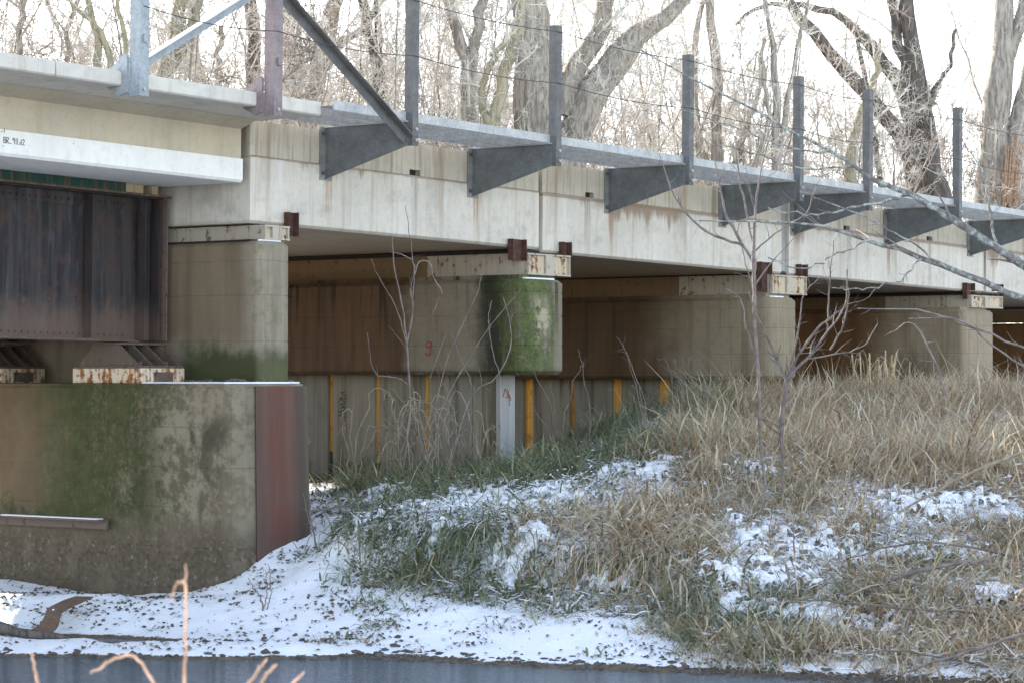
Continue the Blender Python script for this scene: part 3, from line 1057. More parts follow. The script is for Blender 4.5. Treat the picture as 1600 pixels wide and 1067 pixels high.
def cap(parent, s0, s1, w0, z0, z1, stops, mats=('cap', 'caprust'), split=1.6):
    """a pair of wide-flange beams lying across the pier with end stiffeners"""
    m = MB()
    sm_ = (s0 + s1) / 2
    tf = 0.022

    def hbeam(mm, a0, a1, w_a, w_b):
        mm.box(a0, a1, w_a, w_b, z0, z0 + tf).box(a0, a1, w_a, w_b, z1 - tf, z1)
        mm.box(a0 + 0.012, a0 + 0.030, w_a, w_b, z0 + tf, z1 - tf).box(a1 - 0.030, a1 - 0.012, w_a, w_b, z0 + tf, z1 - tf)
    hbeam(m, s0, s1, w0, split)
    m.box(sm_ - 0.08, sm_ + 0.09, w0 + 0.002, w0 + 0.03, z0 + tf, z1 - tf)          # middle stiffener
    m.build('cap_beam', mats[0], parent)
    for a_, b_ in ((s0 + 0.031, sm_ - 0.081), (sm_ + 0.091, s1 - 0.031)):
        m = MB(); m.box(a_, b_, w0 + 0.035, w0 + 0.05, z0 + tf + .001, z1 - tf - .001); m.build('end_filler', 'capcream', parent)
    m = MB(); hbeam(m, s0, s1, split + 0.003, 7.0)
    m.build('cap_beam', mats[1], parent, label='rust streaked inner length of the cap beam')
    for (a, b, c0, c1) in stops:
        m = MB()
        th = 0.012
        m.box(a, b, -0.012 - th, -0.012, c0, c1)                       # channel: web against the beam, flanges outward
        m.box(a, a + th, -0.10, -0.012 - th, c0, c1).box(b - th, b, -0.10, -0.012 - th, c0, c1)
        m.build('stop_channel', 'stop', parent)


def snow_top(parent, s0, s1, w0, w1, z):
    m = MB()
    m.prism([(s0, w0 + .05), (s0 + .06, w0), (s1 - .06, w0), (s1, w0 + .05), (s1, w1), (s0, w1)], z - 0.002, z + 0.018)
    m.build('snow_cap', 'snowcap', parent, 0.007)


p1 = thing('bridge_pier', 'square grey concrete pier standing on the old pier, green at its foot', 'pier', 0, 0, -0.105)
pier_shaft(p1, 'pier1', -0.005, 0.56, -0.14, -0.12, 1.565, 0.06)
cap(p1, 0.13, 0.58, -0.12, 1.585, 1.755, [(0.60, 0.77, 1.645, 1.93)])
snow_top(p1, 0.10, 0.50, -0.10, -0.03, 1.567)
m = MB(); m.box(0.02, 0.56, 0.02, 7.0, 1.56, 1.583); m.build('bearing_bed', 'dark', p1)

p2 = thing('bridge_pier', 'mossy green concrete pier with a painted red 9, on a row of piles', 'pier', 5.3, 0, -1.9)
pier_shaft(p2, 'pier2', 5.27, 6.26, -0.20, 0.0, 1.285, 0.13, lip=1)
cap(p2, 5.48, 6.50, -0.12, 1.345, 1.635, [(5.16, 5.48, 1.53, 1.815), (6.37, 6.56, 1.62, 1.825)])
m = MB(); m.box(5.36, 6.18, -0.06, 7.0, 1.27, 1.343); m.build('bearing_bed', 'pier2', p2)
snow_top(p2, 5.42, 6.12, -0.15, -0.06, 1.287)
m = MB(); m.box(5.5, 6.4, 0.05, 7.0, 1.637, 1.69); m.build('rubber_pad', 'dark', p2)

p3 = thing('bridge_pier', 'brown concrete pier rising from tall grass behind the forked sapling', 'pier', 11.9, 0, -1.9)
pier_shaft(p3, 'pier3', 11.92, 12.80, -0.20, -0.07, 1.205, 0.18, lip=1)
cap(p3, 12.08, 13.20, -0.12, 1.262, 1.56, [(11.79, 12.12, 1.29, 1.75), (13.03, 13.27, 1.52, 1.755)])
m = MB(); m.box(11.98, 12.72, -0.06, 7.0, 1.19, 1.26); m.build('bearing_bed', 'pier3', p3)
snow_top(p3, 12.05, 12.45, -0.15, -0.08, 1.207)
m = MB(); m.box(12.1, 13.1, 0.05, 7.0, 1.562, 1.61); m.build('rubber_pad', 'dark', p3)

p4 = thing('bridge_pier', 'ochre concrete pier at the right under the cracked beam joint', 'pier', 18.7, 0, -1.4)
pier_shaft(p4, 'pier4', 18.78, 20.05, -0.20, -0.9, 1.155, 0.10)
cap(p4, 19.25, 20.60, -0.12, 1.205, 1.425, [(19.12, 19.46, 1.352, 1.64), (20.38, 20.67, 1.44, 1.655)])
m = MB(); m.box(18.9, 20.0, -0.06, 7.0, 1.14, 1.203); m.build('bearing_bed', 'pier4', p4)
m = MB(); m.box(19.2, 20.5, 0.05, 7.0, 1.427, 1.50); m.build('rubber_pad', 'dark', p4)

p5 = thing('bridge_pier', 'orange brown pier at the right edge of the view, farthest along the bridge', 'pier', 26.2, 0, -1.4)
pier_shaft(p5, 'pier4', 26.3, 27.5, -0.20, -0.9, 1.06, 0.10)
cap(p5, 26.5, 27.7, -0.12, 1.10, 1.33, [(26.4, 26.7, 1.25, 1.55)])

# piles under the second and third pier; orange boards in the gaps paint bounced sunlight
def piles(parent, s0, thick, zt, edges, zb, white=None, strips=()):
    """edges: list of (w0, w1) extents of single piles"""
    for (a, b) in edges:
        m = MB(); m.box(s0, s0 + thick, a, b, zb, zt)
        m.build('pile', 'pile', parent, 0.012)
    for (a, b, zlo, pale) in strips:
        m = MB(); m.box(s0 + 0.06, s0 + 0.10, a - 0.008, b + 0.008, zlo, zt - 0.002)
        m.build('bounce_light_strip', 'orange', parent)
    if white:
        a, b = white
        m = MB(); m.box(s0 + 0.004, s0 + thick - 0.004, a, b, zb, zt)
        m.build('pile', 'pile_end_lit', parent, 0.01, label='end pile face painted lighter as lit, with faded red marks')


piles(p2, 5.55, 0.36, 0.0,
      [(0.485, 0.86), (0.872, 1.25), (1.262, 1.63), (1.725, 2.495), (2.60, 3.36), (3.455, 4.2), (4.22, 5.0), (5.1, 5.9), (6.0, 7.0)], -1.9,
      white=(0.40, 0.475), strips=[(1.63, 1.725, -1.3, 0), (2.495, 2.60, -1.25, 0), (3.36, 3.455, -1.1, 0)])
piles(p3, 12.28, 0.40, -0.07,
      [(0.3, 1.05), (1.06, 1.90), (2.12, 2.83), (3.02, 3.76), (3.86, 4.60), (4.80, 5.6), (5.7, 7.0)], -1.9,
      strips=[(1.90, 2.12, -1.2, 0), (2.83, 3.02, -1.3, 0), (3.76, 3.86, -1.4, 0), (4.60, 4.80, -1.5, 0)])

# ------------------------------------------------------------------ painted marks
def strokes(parent, name, polys, origin, ax, az, size, width, mat, label=None):
    """ribbons standing 2 mm proud; polys in a unit box; ax = direction of writing in (s,w,z), az = up"""
    m = MB()
    ax = np.array(ax, float); az = np.array(az, float); nrm = np.cross(ax, az); nrm /= np.linalg.norm(nrm)
    o = np.array(origin, float)
    for pl_ in polys:
        pts = [o + ax * (p[0] * size) + az * (p[1] * size) for p in pl_]
        for a, b in zip(pts[:-1], pts[1:]):
            d = (b - a); L = np.linalg.norm(d)
            if L < 1e-6:
                continue
            d /= L; q = np.cross(nrm, d) * width / 2
            a2 = a - d * width * .3; b2 = b + d * width * .3
            m.raw([a2 - q, b2 - q, b2 + q, a2 + q, a2 - q + nrm * .002, b2 - q + nrm * .002, b2 + q + nrm * .002, a2 + q + nrm * .002],
                  [(0, 1, 2, 3), (7, 6, 5, 4), (0, 4, 5, 1), (1, 5, 6, 2), (2, 6, 7, 3), (3, 7, 4, 0)])
    return m.build(name, mat, parent, label=label)


NINE = [[(0.55, 0.95), (0.25, 1.0), (0.08, 0.82), (0.12, 0.62), (0.32, 0.55), (0.52, 0.66), (0.58, 0.9), (0.56, 0.45), (0.5, 0.15), (0.3, 0.0), (0.08, 0.1), (0.05, 0.22)]]
# on the -U face of the second pier: writing runs towards the camera's right = -w
strokes(p2, 'painted_number', NINE, (5.268, 1.47, 0.26), (0, -1, 0), (0, 0, 1), 0.19, 0.022, 'redpaint')
AMARK = [[(0.0, 0.5), (0.25, 0.95), (0.5, 0.55)], [(0.5, 0.9), (0.62, 0.5), (0.66, 0.0)], [(0.3, 0.45), (0.62, 0.5)], [(0.62, 0.62), (0.8, 0.3)]]
for q_ in AMARK:
    strokes(p2, 'painted_mark', [q_], (5.61, 0.398, -0.42), (1, 0, 0), (0, 0, 1), 0.24, 0.016, 'redpaint')
SCR = [[(0, 0), (0.15, 0.5), (0.25, 0.1), (0.4, 0.55), (0.5, 0.0)], [(0.62, 0.5), (0.7, 0.05), (0.85, 0.5), (0.95, 0.1)], [(1.05, 0.1), (1.2, 0.6), (1.3, 0.0)], [(0.95, 0.62), (1.4, 0.4)], [(1.45, 0.1), (1.6, 0.55), (1.7, 0.2)]]
for q_ in SCR:
    strokes(p2, 'scribbled_mark', [q_], (5.548, 3.14, -0.62), (0, -0.16, 1), (0, 1, 0.12), 0.22, 0.012, 'ink')

# ------------------------------------------------------------------ trestle spans
LOWT, TOPZ = 2.562, 2.985
POCK = [3.04, 7.04, 14.66, 17.72]
SPANS = [(0.0, 5.895), (5.985, 12.58), (12.82, 20.02), (20.13, 27.4), (27.46, 34.6)]
NAMES = ['pale concrete trestle span nearest, between square pier and mossy pier',
         'stained concrete trestle span between the mossy pier and the sapling pier',
         'pale concrete trestle span behind the bare sapling branches',
         'concrete trestle span cut by the right edge, past the cracked joint',
         'farthest concrete trestle span beyond the right edge pier']
BRK = [1.36, 4.36, 7.61, 10.75, 12.97, 16.18, 19.43, 22.6]
for (a, b), lab in zip(SPANS, NAMES):
    zb = 1.775 if a < 1 else 1.745
    sp = thing('concrete_span', lab, 'bridge span', a, 0, zb, tilt=True)
    m = MB()
    # lower beam with a chamfered bottom edge, top edge holding the lifting pockets
    poly = [(0.0, zb + 0.035), (0.035, zb), (6.97, zb), (7.0, zb + 0.035), (7.0, LOWT), (0.0, LOWT)]
    m.prism(poly, a, b, 's')
    key = 'beam%d' % SPANS.index((a, b))
    lb = m.build('lower_beam', key if key in MAT else 'beam', sp)
    m = MB()
    ps = [x for x in POCK if a < x < b]
    x0 = a
    for x in ps:
        m.box(x0, x, 0.010, 0.10, LOWT + 0.012, LOWT + 0.085); x0 = x + 0.22
    m.box(x0, b, 0.010, 0.10, LOWT + 0.012, LOWT + 0.085)
    m.box(a, b, 0.010, 0.10, LOWT + 0.085, TOPZ)
    m.box(a, b, 0.10, 7.0, LOWT + 0.012, TOPZ)
    m.box(a, b, 0.03, 4.9, LOWT, LOWT + 0.012)
    m.build('upper_curb', 'curb', sp)
    for x in ps:
        m = MB(); m.box(x + .002, x + .218, 0.085, 0.098, LOWT + 0.014, LOWT + 0.084); m.build('pocket_shade', 'dark', sp)  # dark sheet at the back paints the pocket's shade
    # rust washes below each bracket: thin stained skin is part of the beam's paint
    for x in BRK:
        if a < x < b:
            pass
# joint filler, then a dark sheet painting joint shade
jf = thing('joint_filler', 'grey vertical filler board in the wide joint behind the sapling', 'joint filler', 12.58, -0.04, 1.7, tilt=True)
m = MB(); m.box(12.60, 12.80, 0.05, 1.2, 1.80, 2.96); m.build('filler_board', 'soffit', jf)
jf2 = thing('joint_filler', 'dark sheet painting shade in the open beam joint over the mossy pier', 'joint filler', 5.93, -0.1, 1.7, tilt=True)  # no real filler, holds only the sheet that paints the joint's shade
m = MB(); m.box(5.90, 5.985, 0.30, 1.2, 1.75, 2.95); m.build('joint_shade', 'dark', jf2)  # dark sheet paints the shade of the open joint

# ------------------------------------------------------------------ left span: concrete deck on steel girders
L0 = -10.5
dk = thing('deck_span', 'concrete deck span with white lower flange over the steel girder, at upper left', 'bridge span', -5.0, 0, 2.238, tilt=True)
m = MB()
m.prism([(0.0, 2.268), (0.03, 2.238), (1.9, 2.238), (1.9, 2.50), (0.055, 2.50), (0.0, 2.512)][::1], L0, -0.125, 's')
m.build('lower_flange', 'flange', dk)
m = MB(); m.prism([(0.055, 2.502), (1.9, 2.502), (1.9, 2.966), (-0.20, 2.966), (0.055, 2.868)], L0, -0.10, 's')
m.build('beam_web', 'web', dk)
m = MB(); m.box(-0.0975, -0.088, 0.058, 1.9, 2.504, 2.87); m.box(-0.1225, -0.112, 0.003, 1.9, 2.27, 2.503); m.build('end_strip', 'rail', dk, kind='stuff')
m = MB(); m.box(L0, -0.127, 1.905, 7.2, 2.24, 2.966); m.build('inner_beam', 'soffit', dk)  # deck depth stretched to keep low sun out from under it
for a, b in ((-14.5, -9.3), (-9.285, -4.145), (-4.13, 0.03)):
    m = MB()
    m.prism([(-1.05, 2.985), (-1.03, 2.968), (7.2, 2.968), (7.2, 3.13), (-1.03, 3.13), (-1.05, 3.118)], a, b, 's')
    m.build('deck_slab', 'fascia', dk)
BR = []
G7 = {'B': [[(0, 0), (0, 1), (0.4, 0.95), (0.45, 0.7), (0.1, 0.52), (0.5, 0.4), (0.45, 0.05), (0, 0)]],
      'R': [[(0, 0), (0, 1), (0.42, 0.95), (0.45, 0.65), (0.05, 0.5), (0.5, 0)]],
      '_': [[(0, 0.05), (0.35, 0.05)]],
      '9': [[(0.45, 0.95), (0.15, 1.0), (0.05, 0.7), (0.4, 0.65), (0.45, 0.95), (0.4, 0.0)]],
      '1': [[(0.15, 1.0), (0.15, 0.0)]],
      '.': [[(0.1, 0.0), (0.14, 0.08)]],
      'd': [[(0.4, 0.9), (0.4, 0.05), (0.1, 0.05), (0.08, 0.4), (0.4, 0.45)]],
      '2': [[(0.05, 0.8), (0.25, 1.0), (0.45, 0.75), (0.05, 0.02), (0.5, 0.02)]]}
xx_ = 0
for ch in 'BR_911.d2':
    for pl_ in G7[ch]:
        BR.append([(p[0] + xx_, p[1]) for p in pl_])
    xx_ += 0.32 if ch in '1.' else 0.66
for pl_ in BR + [[(-0.6, 1.9), (-0.3, 1.95)], [(0.1, 1.8), (0.15, 2.4)]]:
    strokes(dk, 'marker_letter', [pl_], (-3.86, -0.001, 2.37), (1, 0, 0), (0, 0, 1), 0.062, 0.007, 'ink')


def make_girder(w, label):
    g = thing('plate_girder', label, 'steel girder', -5.0, -w, 0.36, tilt=True)
    m = MB(); m.box(L0, -0.13, w - 0.008, w + 0.008, 0.40, 2.10); gw = m.build('girder_web', 'girder', g)
    m = MB(); m.box(L0, -0.60, w - 0.20, w + 0.20, 0.372, 0.392); m.build('bottom_flange', 'shoe', g)
    m = MB(); m.box(L0, -0.60, w - 0.13, w - 0.008, 0.392, 0.405).box(L0, -0.60, w - 0.022, w - 0.009, 0.405, 0.53)
    m.box(L0, -0.15, w - 0.13, w - 0.008, 2.085, 2.10).box(L0, -0.15, w - 0.022, w - 0.009, 1.93, 2.085)
    m.build('flange_angle', 'girder', g)
    m = MB(); m.box(L0, -0.10, w - 0.22, w + 0.22, 2.102, 2.128); m.build('top_flange', 'shoe', g)
    m = MB(); m.box(L0, -0.85, w - 0.20, w + 0.2, 2.130, 2.236); m.build('deck_shim', 'green', g)
    for x0, x1 in ((-0.842, -0.55), (-0.40, -0.30)):
        m = MB(); m.box(x0, x1, w - 0.19, w + 0.2, 2.131, 2.234); m.build('shim_pad', 'pad', g)
    for x in (-9.6, -8.1, -6.6, -5.1, -3.6, -2.85, -1.35, -0.48, -0.24):
        m = MB(); m.box(x, x + 0.012, w - 0.165, w - 0.009, 0.41, 2.08).box(x + 0.012, x + 0.11, w - 0.036, w - 0.0235, 0.41, 2.08)
        m.build('stiffener', 'girder', g)
    m = MB(); m.box(-0.15, -0.13, w - 0.2, w + 0.2, 0.40, 2.1); m.build('end_plate', 'rail', g)
    m = MB()
    for z in np.arange(0.55, 1.95, 0.085):
        for x in (-1.29, -0.42, -0.18, -2.79):
            m.bolt((x, w - 0.036, z), (1, -1), 0.016, 0.012)
    for x in np.arange(-4.5, -0.62, 0.10):
        m.bolt((x, w - 0.022, 0.455), (1, -1), 0.015, 0.011); m.bolt((x, w - 0.022, 2.0), (1, -1), 0.015, 0.011)
    m.build('rivet', 'girder', gw, kind='stuff')
    return g


make_girder(1.40, 'rusty riveted plate girder facing the viewer under the concrete deck')
make_girder(3.75, 'second rusty plate girder deep in shadow behind the near one')


make_girder(6.0, 'unseen third plate girder added with the deeper deck to block sun')  # added out of sight, with the deck deepened to shut out the sun


def make_bearing(w, label):
    b = thing('bridge_bearing', label, 'bridge bearing', -0.6, -w, -0.1)
    m = MB(); m.box(-0.95, -0.22, w - 0.57, w + 0.55, -0.10, 0.075)
    ped = m.build('pedestal', 'pedestal', b, 0.008)
    m = MB(); m.box(-0.74, -0.42, w - 0.578, w - 0.565, -0.088, 0.03); m.build('recess_shade', 'shoe', ped)  # dark raised panel paints the shade of a recess
    m = MB(); m.box(-0.95, -0.22, w - 0.55, w + 0.5, 0.077, 0.105); m.build('base_plate', 'shoe', b, 0.006)
    zt = 0.345
    for x in (-0.94, -0.72, -0.49, -0.26):
        m = MB()
        m.prism([(w - 0.52, 0.107), (w + 0.46, 0.107), (w + 0.22, zt), (w - 0.20, zt)], x, x + 0.032, 's')
        m.build('shoe_rib', 'shoe', b)
    m = MB(); m.box(-0.905, -0.225, w - 0.015, w + 0.02, 0.107, zt - 0.002); m.build('shoe_web', 'shoe', b)
    m = MB(); m.box(-0.95, -0.14, w - 0.22, w + 0.22, zt + 0.002, zt + 0.026); m.build('top_plate', 'shoe', b)
    for x in (-0.8, -0.36):
        m = MB(); m.bolt((x, w - 0.40, 0.105), (2, 1), 0.03, 0.05); m.build('anchor_nut', 'shoe', b)
    return b


make_bearing(1.40, 'ribbed steel bearing shoe on a rust blotched white pedestal, nearest')
make_bearing(3.75, 'dark bearing shoe in shadow at the left edge, under the far girder')

# ------------------------------------------------------------------ walkway: brackets, posts, braces, grating, cables
TIP = 1.28
BZ = [(3.03, 2.385)] * 8


def make_bracket(s, label):
    b = thing('walkway_bracket', label, 'bracket', s, 0, 2.385, 'steel brackets carrying the walkway', tilt=True)
    m = MB()
    m.prism([(-0.013, 2.392), (-0.013, 3.012), (-TIP, 3.012), (-TIP, 2.735)], s, s + 0.012, 's')
    m.build('web_plate', 'bracket', b)
    m = MB(); m.box(s - 0.10, s + 0.12, -0.012, 0.006, 2.375, 3.02); wp = m.build('wall_plate', 'wallplate', b)
    m = MB(); m.box(s - 0.02, s + 0.09, -TIP, -0.012, 3.014, 3.028); m.build('top_flange', 'galv', b)
    m = MB()
    for z in (2.46, 2.94):
        for x in (s + 0.075, s - 0.055):
            m = MB(); m.bolt((x, -0.013, z), (1, -1), 0.024, 0.03); m.build('anchor_bolt', 'bolt', wp)
    return b


BLAB = ['first steel walkway bracket from the left, where the brace comes down', 'second walkway bracket from the left, over a rust run on the pale beam',
        'third walkway bracket from the left, just past the mossy pier', 'fourth walkway bracket from the left, behind the sapling twigs',
        'fifth walkway bracket from the left, at the wide beam joint', 'sixth walkway bracket from the left, crossed by a lichened branch',
        'seventh walkway bracket, half out at the right edge', 'eighth walkway bracket beyond the right edge']
b0 = make_bracket(BRK[0], BLAB[0])
for s_, lb_ in zip(BRK[1:], BLAB[1:]):
    dup(b0, lb_, s_, 0, 2.385)


def make_post(s, t, z0, z1, label, mat='post', a=0.125, foot_bolts=(2.80, 2.93)):
    p = thing('railing_post', label, 'post', s, t, z0, 'steel angle posts along the walkway edge', tilt=True)
    th = 0.012
    w = -t
    m = MB()
    # an angle: one leg along the bracket web (facing left), one leg facing out, with rolled root
    m.prism([(s - 0.016, w + 0.0), (s - 0.016, w - a), (s - 0.016 + a * 0.9, w - a), (s - 0.016 + a * 0.9, w - a + th), (s - 0.004 + 0.012, w - a + th), (s - 0.004, w - a + th + 0.012), (s - 0.004, w + 0.0)], z0, z1, 'z')
    pa_ = m.build('post_angle', mat, p)
    for z in foot_bolts:
        m = MB(); m.bolt((s + 0.045, w - a, z), (1, -1), 0.020, 0.022); m.build('foot_bolt', 'galv', pa_)
    return p


PLAB = ['dark railing post at the foot of the long brace, running out of the top', 'dark railing post standing before the big forked willow', 'railing post third from the brace foot, before grey brush',
        'railing post behind the sapling top, ending in open sky', 'railing post between the two leaning trunks at right', 'railing post before the rightmost forked trunk', 'railing post past the right edge of the view', 'last railing post beyond the right edge']
PTOP = [6.2, 4.545, 4.55, 4.595, 4.635, 4.67, 4.66, 4.66]
for s_, z1_, lb_ in zip(BRK, PTOP, PLAB):
    ss = s_ + 0.03
    make_post(ss, TIP - 0.06, 2.73, z1_, lb_)


def deck_post(s, label, mat):
    p = make_post(s, 1.13, 2.86, 6.2, label, mat, 0.15, (2.93,))
    th = 0.014
    m = MB()
    m.prism([(-1.13, 2.90), (-1.13, 3.28), (-1.09, 3.31), (-0.86, 3.135), (-1.052, 3.135), (-1.052, 2.964), (-0.84, 2.964), (-1.02, 2.87)], s - 0.055, s - 0.020, 's')
    m.build('gusset_plate', mat, p)
    m = MB(); m.box(s + 0.02, s + 0.075, -1.308, -1.285, 3.42, 3.50); m.build('clip', mat, p)
    return p


deck_post(-3.14, 'pale blue grey post bolted to the deck edge, leftmost post', 'postblue')
deck_post(-1.02, 'purple brown post bolted to the deck edge near the slab end', 'postred')


def brace(p0, p1, label, mat):
    """angle bar between two (s, t, z) points"""
    a = W(*p0); b = W(*p1)
    o = bpy.data.objects.new('diagonal_brace', None); col.objects.link(o)
    o.location = a
    d = (b - a); L = d.length
    x = d.normalized(); up = Vector((0, 0, 1)); n = Vector((VX, VY, 0)); n = (n - x * n.dot(x)).normalized(); u = n.cross(x)
    if u.z < 0:
        u = -u
    from mathutils import Matrix
    M = Matrix((x, n, u)).transposed()
    o.rotation_euler = M.to_euler()
    tag(o, label, 'brace')
    m = MB()
    m.prism([(0, -0.055), (0.012, -0.055), (0.012, 0.048), (0.11 - 0.11, 0.048)], 0, L, 's')
    m.build('upright_leg', mat, o)
    m = MB(); m.prism([(-0.10, 0.048), (0.012, 0.048), (0.012, 0.060), (-0.10, 0.060)], 0, L, 's')
    m.build('flat_leg', mat, o)
    for x_ in (0.08, L - 0.08):
        m = MB(); m.bolt((x_, 0.049, -0.01), (1, -1), 0.022, 0.02); m.build('end_bolt', 'galv', o)
    return o


brace((-3.02, 1.13, 3.22), (-1.06, 1.13, 4.30), 'grey brace rising from the blue grey post to the top of the purple post', 'postblue')
brace((-0.92, 1.20, 4.28), (1.34, 1.27, 2.78), 'dark brace running down right to the first walkway bracket', 'post')

# grating planks: inverted channels with a perforated top, three abreast
wk = thing('walkway_grating', 'galvanised perforated grating walkway along the trestle edge', 'walkway', 0.04, 1.25, 3.03, tilt=True)
LP = 3.1


def plank_mesh():
    me_b = MB()
    wd, zt = 0.34, 0.052
    me_b.box(0, LP, 0, 0.004, 0, zt).box(0, LP, wd - 0.004, wd, 0, zt)
    me_b.box(0, LP, 0.004, 0.030, zt - 0.004, zt)
    me_b.box(0, LP, 0.090, 0.150, zt - 0.004, zt).box(0, LP, 0.190, 0.250, zt - 0.004, zt)
    x = 0.0
    while x < LP:
        e = min(x + 0.034, LP)
        me_b.box(x, e, 0.030, 0.090, zt - 0.0036, zt - 0.0004).box(x, e, 0.150, 0.190, zt - 0.0036, zt - 0.0004).box(x, e, 0.250, wd - 0.004, zt - 0.0036, zt - 0.0004)
        for yy in (0.095, 0.185, 0.235):              # raised teeth round the holes
            me_b.box(x + 0.006, x + 0.026, yy - 0.003, yy + 0.003, zt, zt + 0.008)
        x += 0.076
    return me_b


pm = plank_mesh()
first = None
for k_ in range(9):
    for r_ in range(3):
        s0_ = 0.04 + k_ * (LP + 0.008); w0_ = -1.235 + r_ * 0.375
        if first is None:
            mm = MB(); mm.raw(pm.v, pm.f)
            first = mm.build('grating_plank', 'galv', None)
            first.parent = wk
            o = first
        else:
            o = first.copy(); col.objects.link(o); o.parent = wk
        o.location = (s0_ - 0.04, w0_ + 1.25, 0.0)

for k_ in range(9):
    m = MB(); x_ = 0.04 + k_ * (LP + 0.008); m.box(x_, x_ + LP, -1.245, -1.238, 3.03, 3.135); m.box(x_, x_ + LP, -1.238, -1.20, 3.128, 3.135)
    m.build('toe_plate', 'galv', wk)
# wire ropes strung between the posts
def cable(zf, label, sag=0.05):
    pts = []
    ss_ = [-3.1, -0.98] + [x + 0.05 for x in BRK]
    tt__ = [1.28, 1.28] + [TIP + 0.075] * 8
    out = []
    for i in range(len(ss_) - 1):
        for f in np.linspace(0, 1, 9)[: (9 if i == len(ss_) - 2 else 8)]:
            s = ss_[i] * (1 - f) + ss_[i + 1] * f; t = tt__[i] * (1 - f) + tt__[i + 1] * f
            out.append(W(s, t, zf + G * s - sag * 4 * f * (1 - f)))
    P = np.array([out]); V, Qd = tubes(P, np.full(P.shape[:2], 0.006), 5)
    o = arr_mesh('handrail_cable', V, Qd, 'cable')
    return tag(o, label, 'cable')


cable(4.46, 'upper thin wire rope strung between the walkway posts')
cable(3.80, 'lower thin wire rope strung between the walkway posts', 0.06)
#VEG#
# ------------------------------------------------------------------ woody growth
def resample(P, K):
    return spline(P, K)


def sprout(P, R, n, lo, hi, length, ang, K, up, wig, rfac, seed, rmin=0.003, droop=0.0):
    """n children on each of the parent paths P (N,K,3) with radii R (N,K)"""
    g = np.random.default_rng(seed)
    N, KK, _ = P.shape
    M = N * n
    pi = np.repeat(np.arange(N), n)
    u = g.uniform(lo, hi, M) * (KK - 1 - 1e-6)
    i = u.astype(int); f = (u - i)[:, None]
    start = P[pi, i] * (1 - f) + P[pi, i + 1] * f
    r = R[pi, i] * (1 - f[:, 0]) + R[pi, i + 1] * f[:, 0]
    T = P[pi, i + 1] - P[pi, i]; T /= np.linalg.norm(T, axis=1, keepdims=True) + 1e-9
    rnd = g.normal(size=(M, 3)); rnd -= T * (rnd * T).sum(1, keepdims=True); rnd /= np.linalg.norm(rnd, axis=1, keepdims=True) + 1e-9
    a = np.radians(g.uniform(ang[0], ang[1], M))[:, None]
    d = T * np.cos(a) + rnd * np.sin(a)
    plen = np.linalg.norm(np.diff(P, axis=1), axis=2).sum(1)[pi]
    L = g.uniform(length[0], length[1], M) * np.minimum(plen, 4.0) * (1.05 - 0.55 * u / (KK - 1))
    step = (L / (K - 1))[:, None]
    out = np.empty((M, K, 3)); out[:, 0] = start
    for k in range(1, K):
        d = d + g.normal(size=(M, 3)) * wig
        d[:, 2] += up - droop * k
        d /= np.linalg.norm(d, axis=1, keepdims=True) + 1e-9
        out[:, k] = out[:, k - 1] + d * step
    r0 = np.clip(r * rfac, rmin, None)
    rad = r0[:, None] * np.linspace(1, 0.2, K)[None, :]
    return out, np.maximum(rad, rmin * 0.4)


def leaders_px(leads, Y, ext=5.0):
    """leader polylines (px, py, width px) standing at distance Y, carried on past the frame"""
    out = []
    # nothing grows through the deck: keep every trunk a metre and a half clear of its far edge
    far = max((19.556 + 8.5) / (-VY - VX * (q[0] - 800) / F) for L in leads for q in L if q[1] > 180)
    Y = max(Y, far)
    for L in leads:
        pts = []
        for k, q in enumerate(L):
            p = at(q[0], q[1], Y + (q[3] if len(q) > 3 else 0)); pts.append((p.x, p.y, p.z, q[2] / 2 * Y / F))
        pts = np.array(pts)
        if ext and L[-1][1] < 30:
            d = pts[-1] - pts[-2]; d3 = d[:3] / np.linalg.norm(d[:3]); d3 = d3 * 0.7 + np.array([0, 0, 0.45])
            for k in range(1, 4):
                pts = np.vstack([pts, [*(pts[-1, :3] + d3 * ext / 3), pts[-1, 3] * 0.68]])
        out.append(pts)
    return out


def wobble(p, amp, g):
    q = p.copy(); n = len(q)
    q[1:-1, :3] += g.normal(size=(n - 2, 3)) * amp
    return q


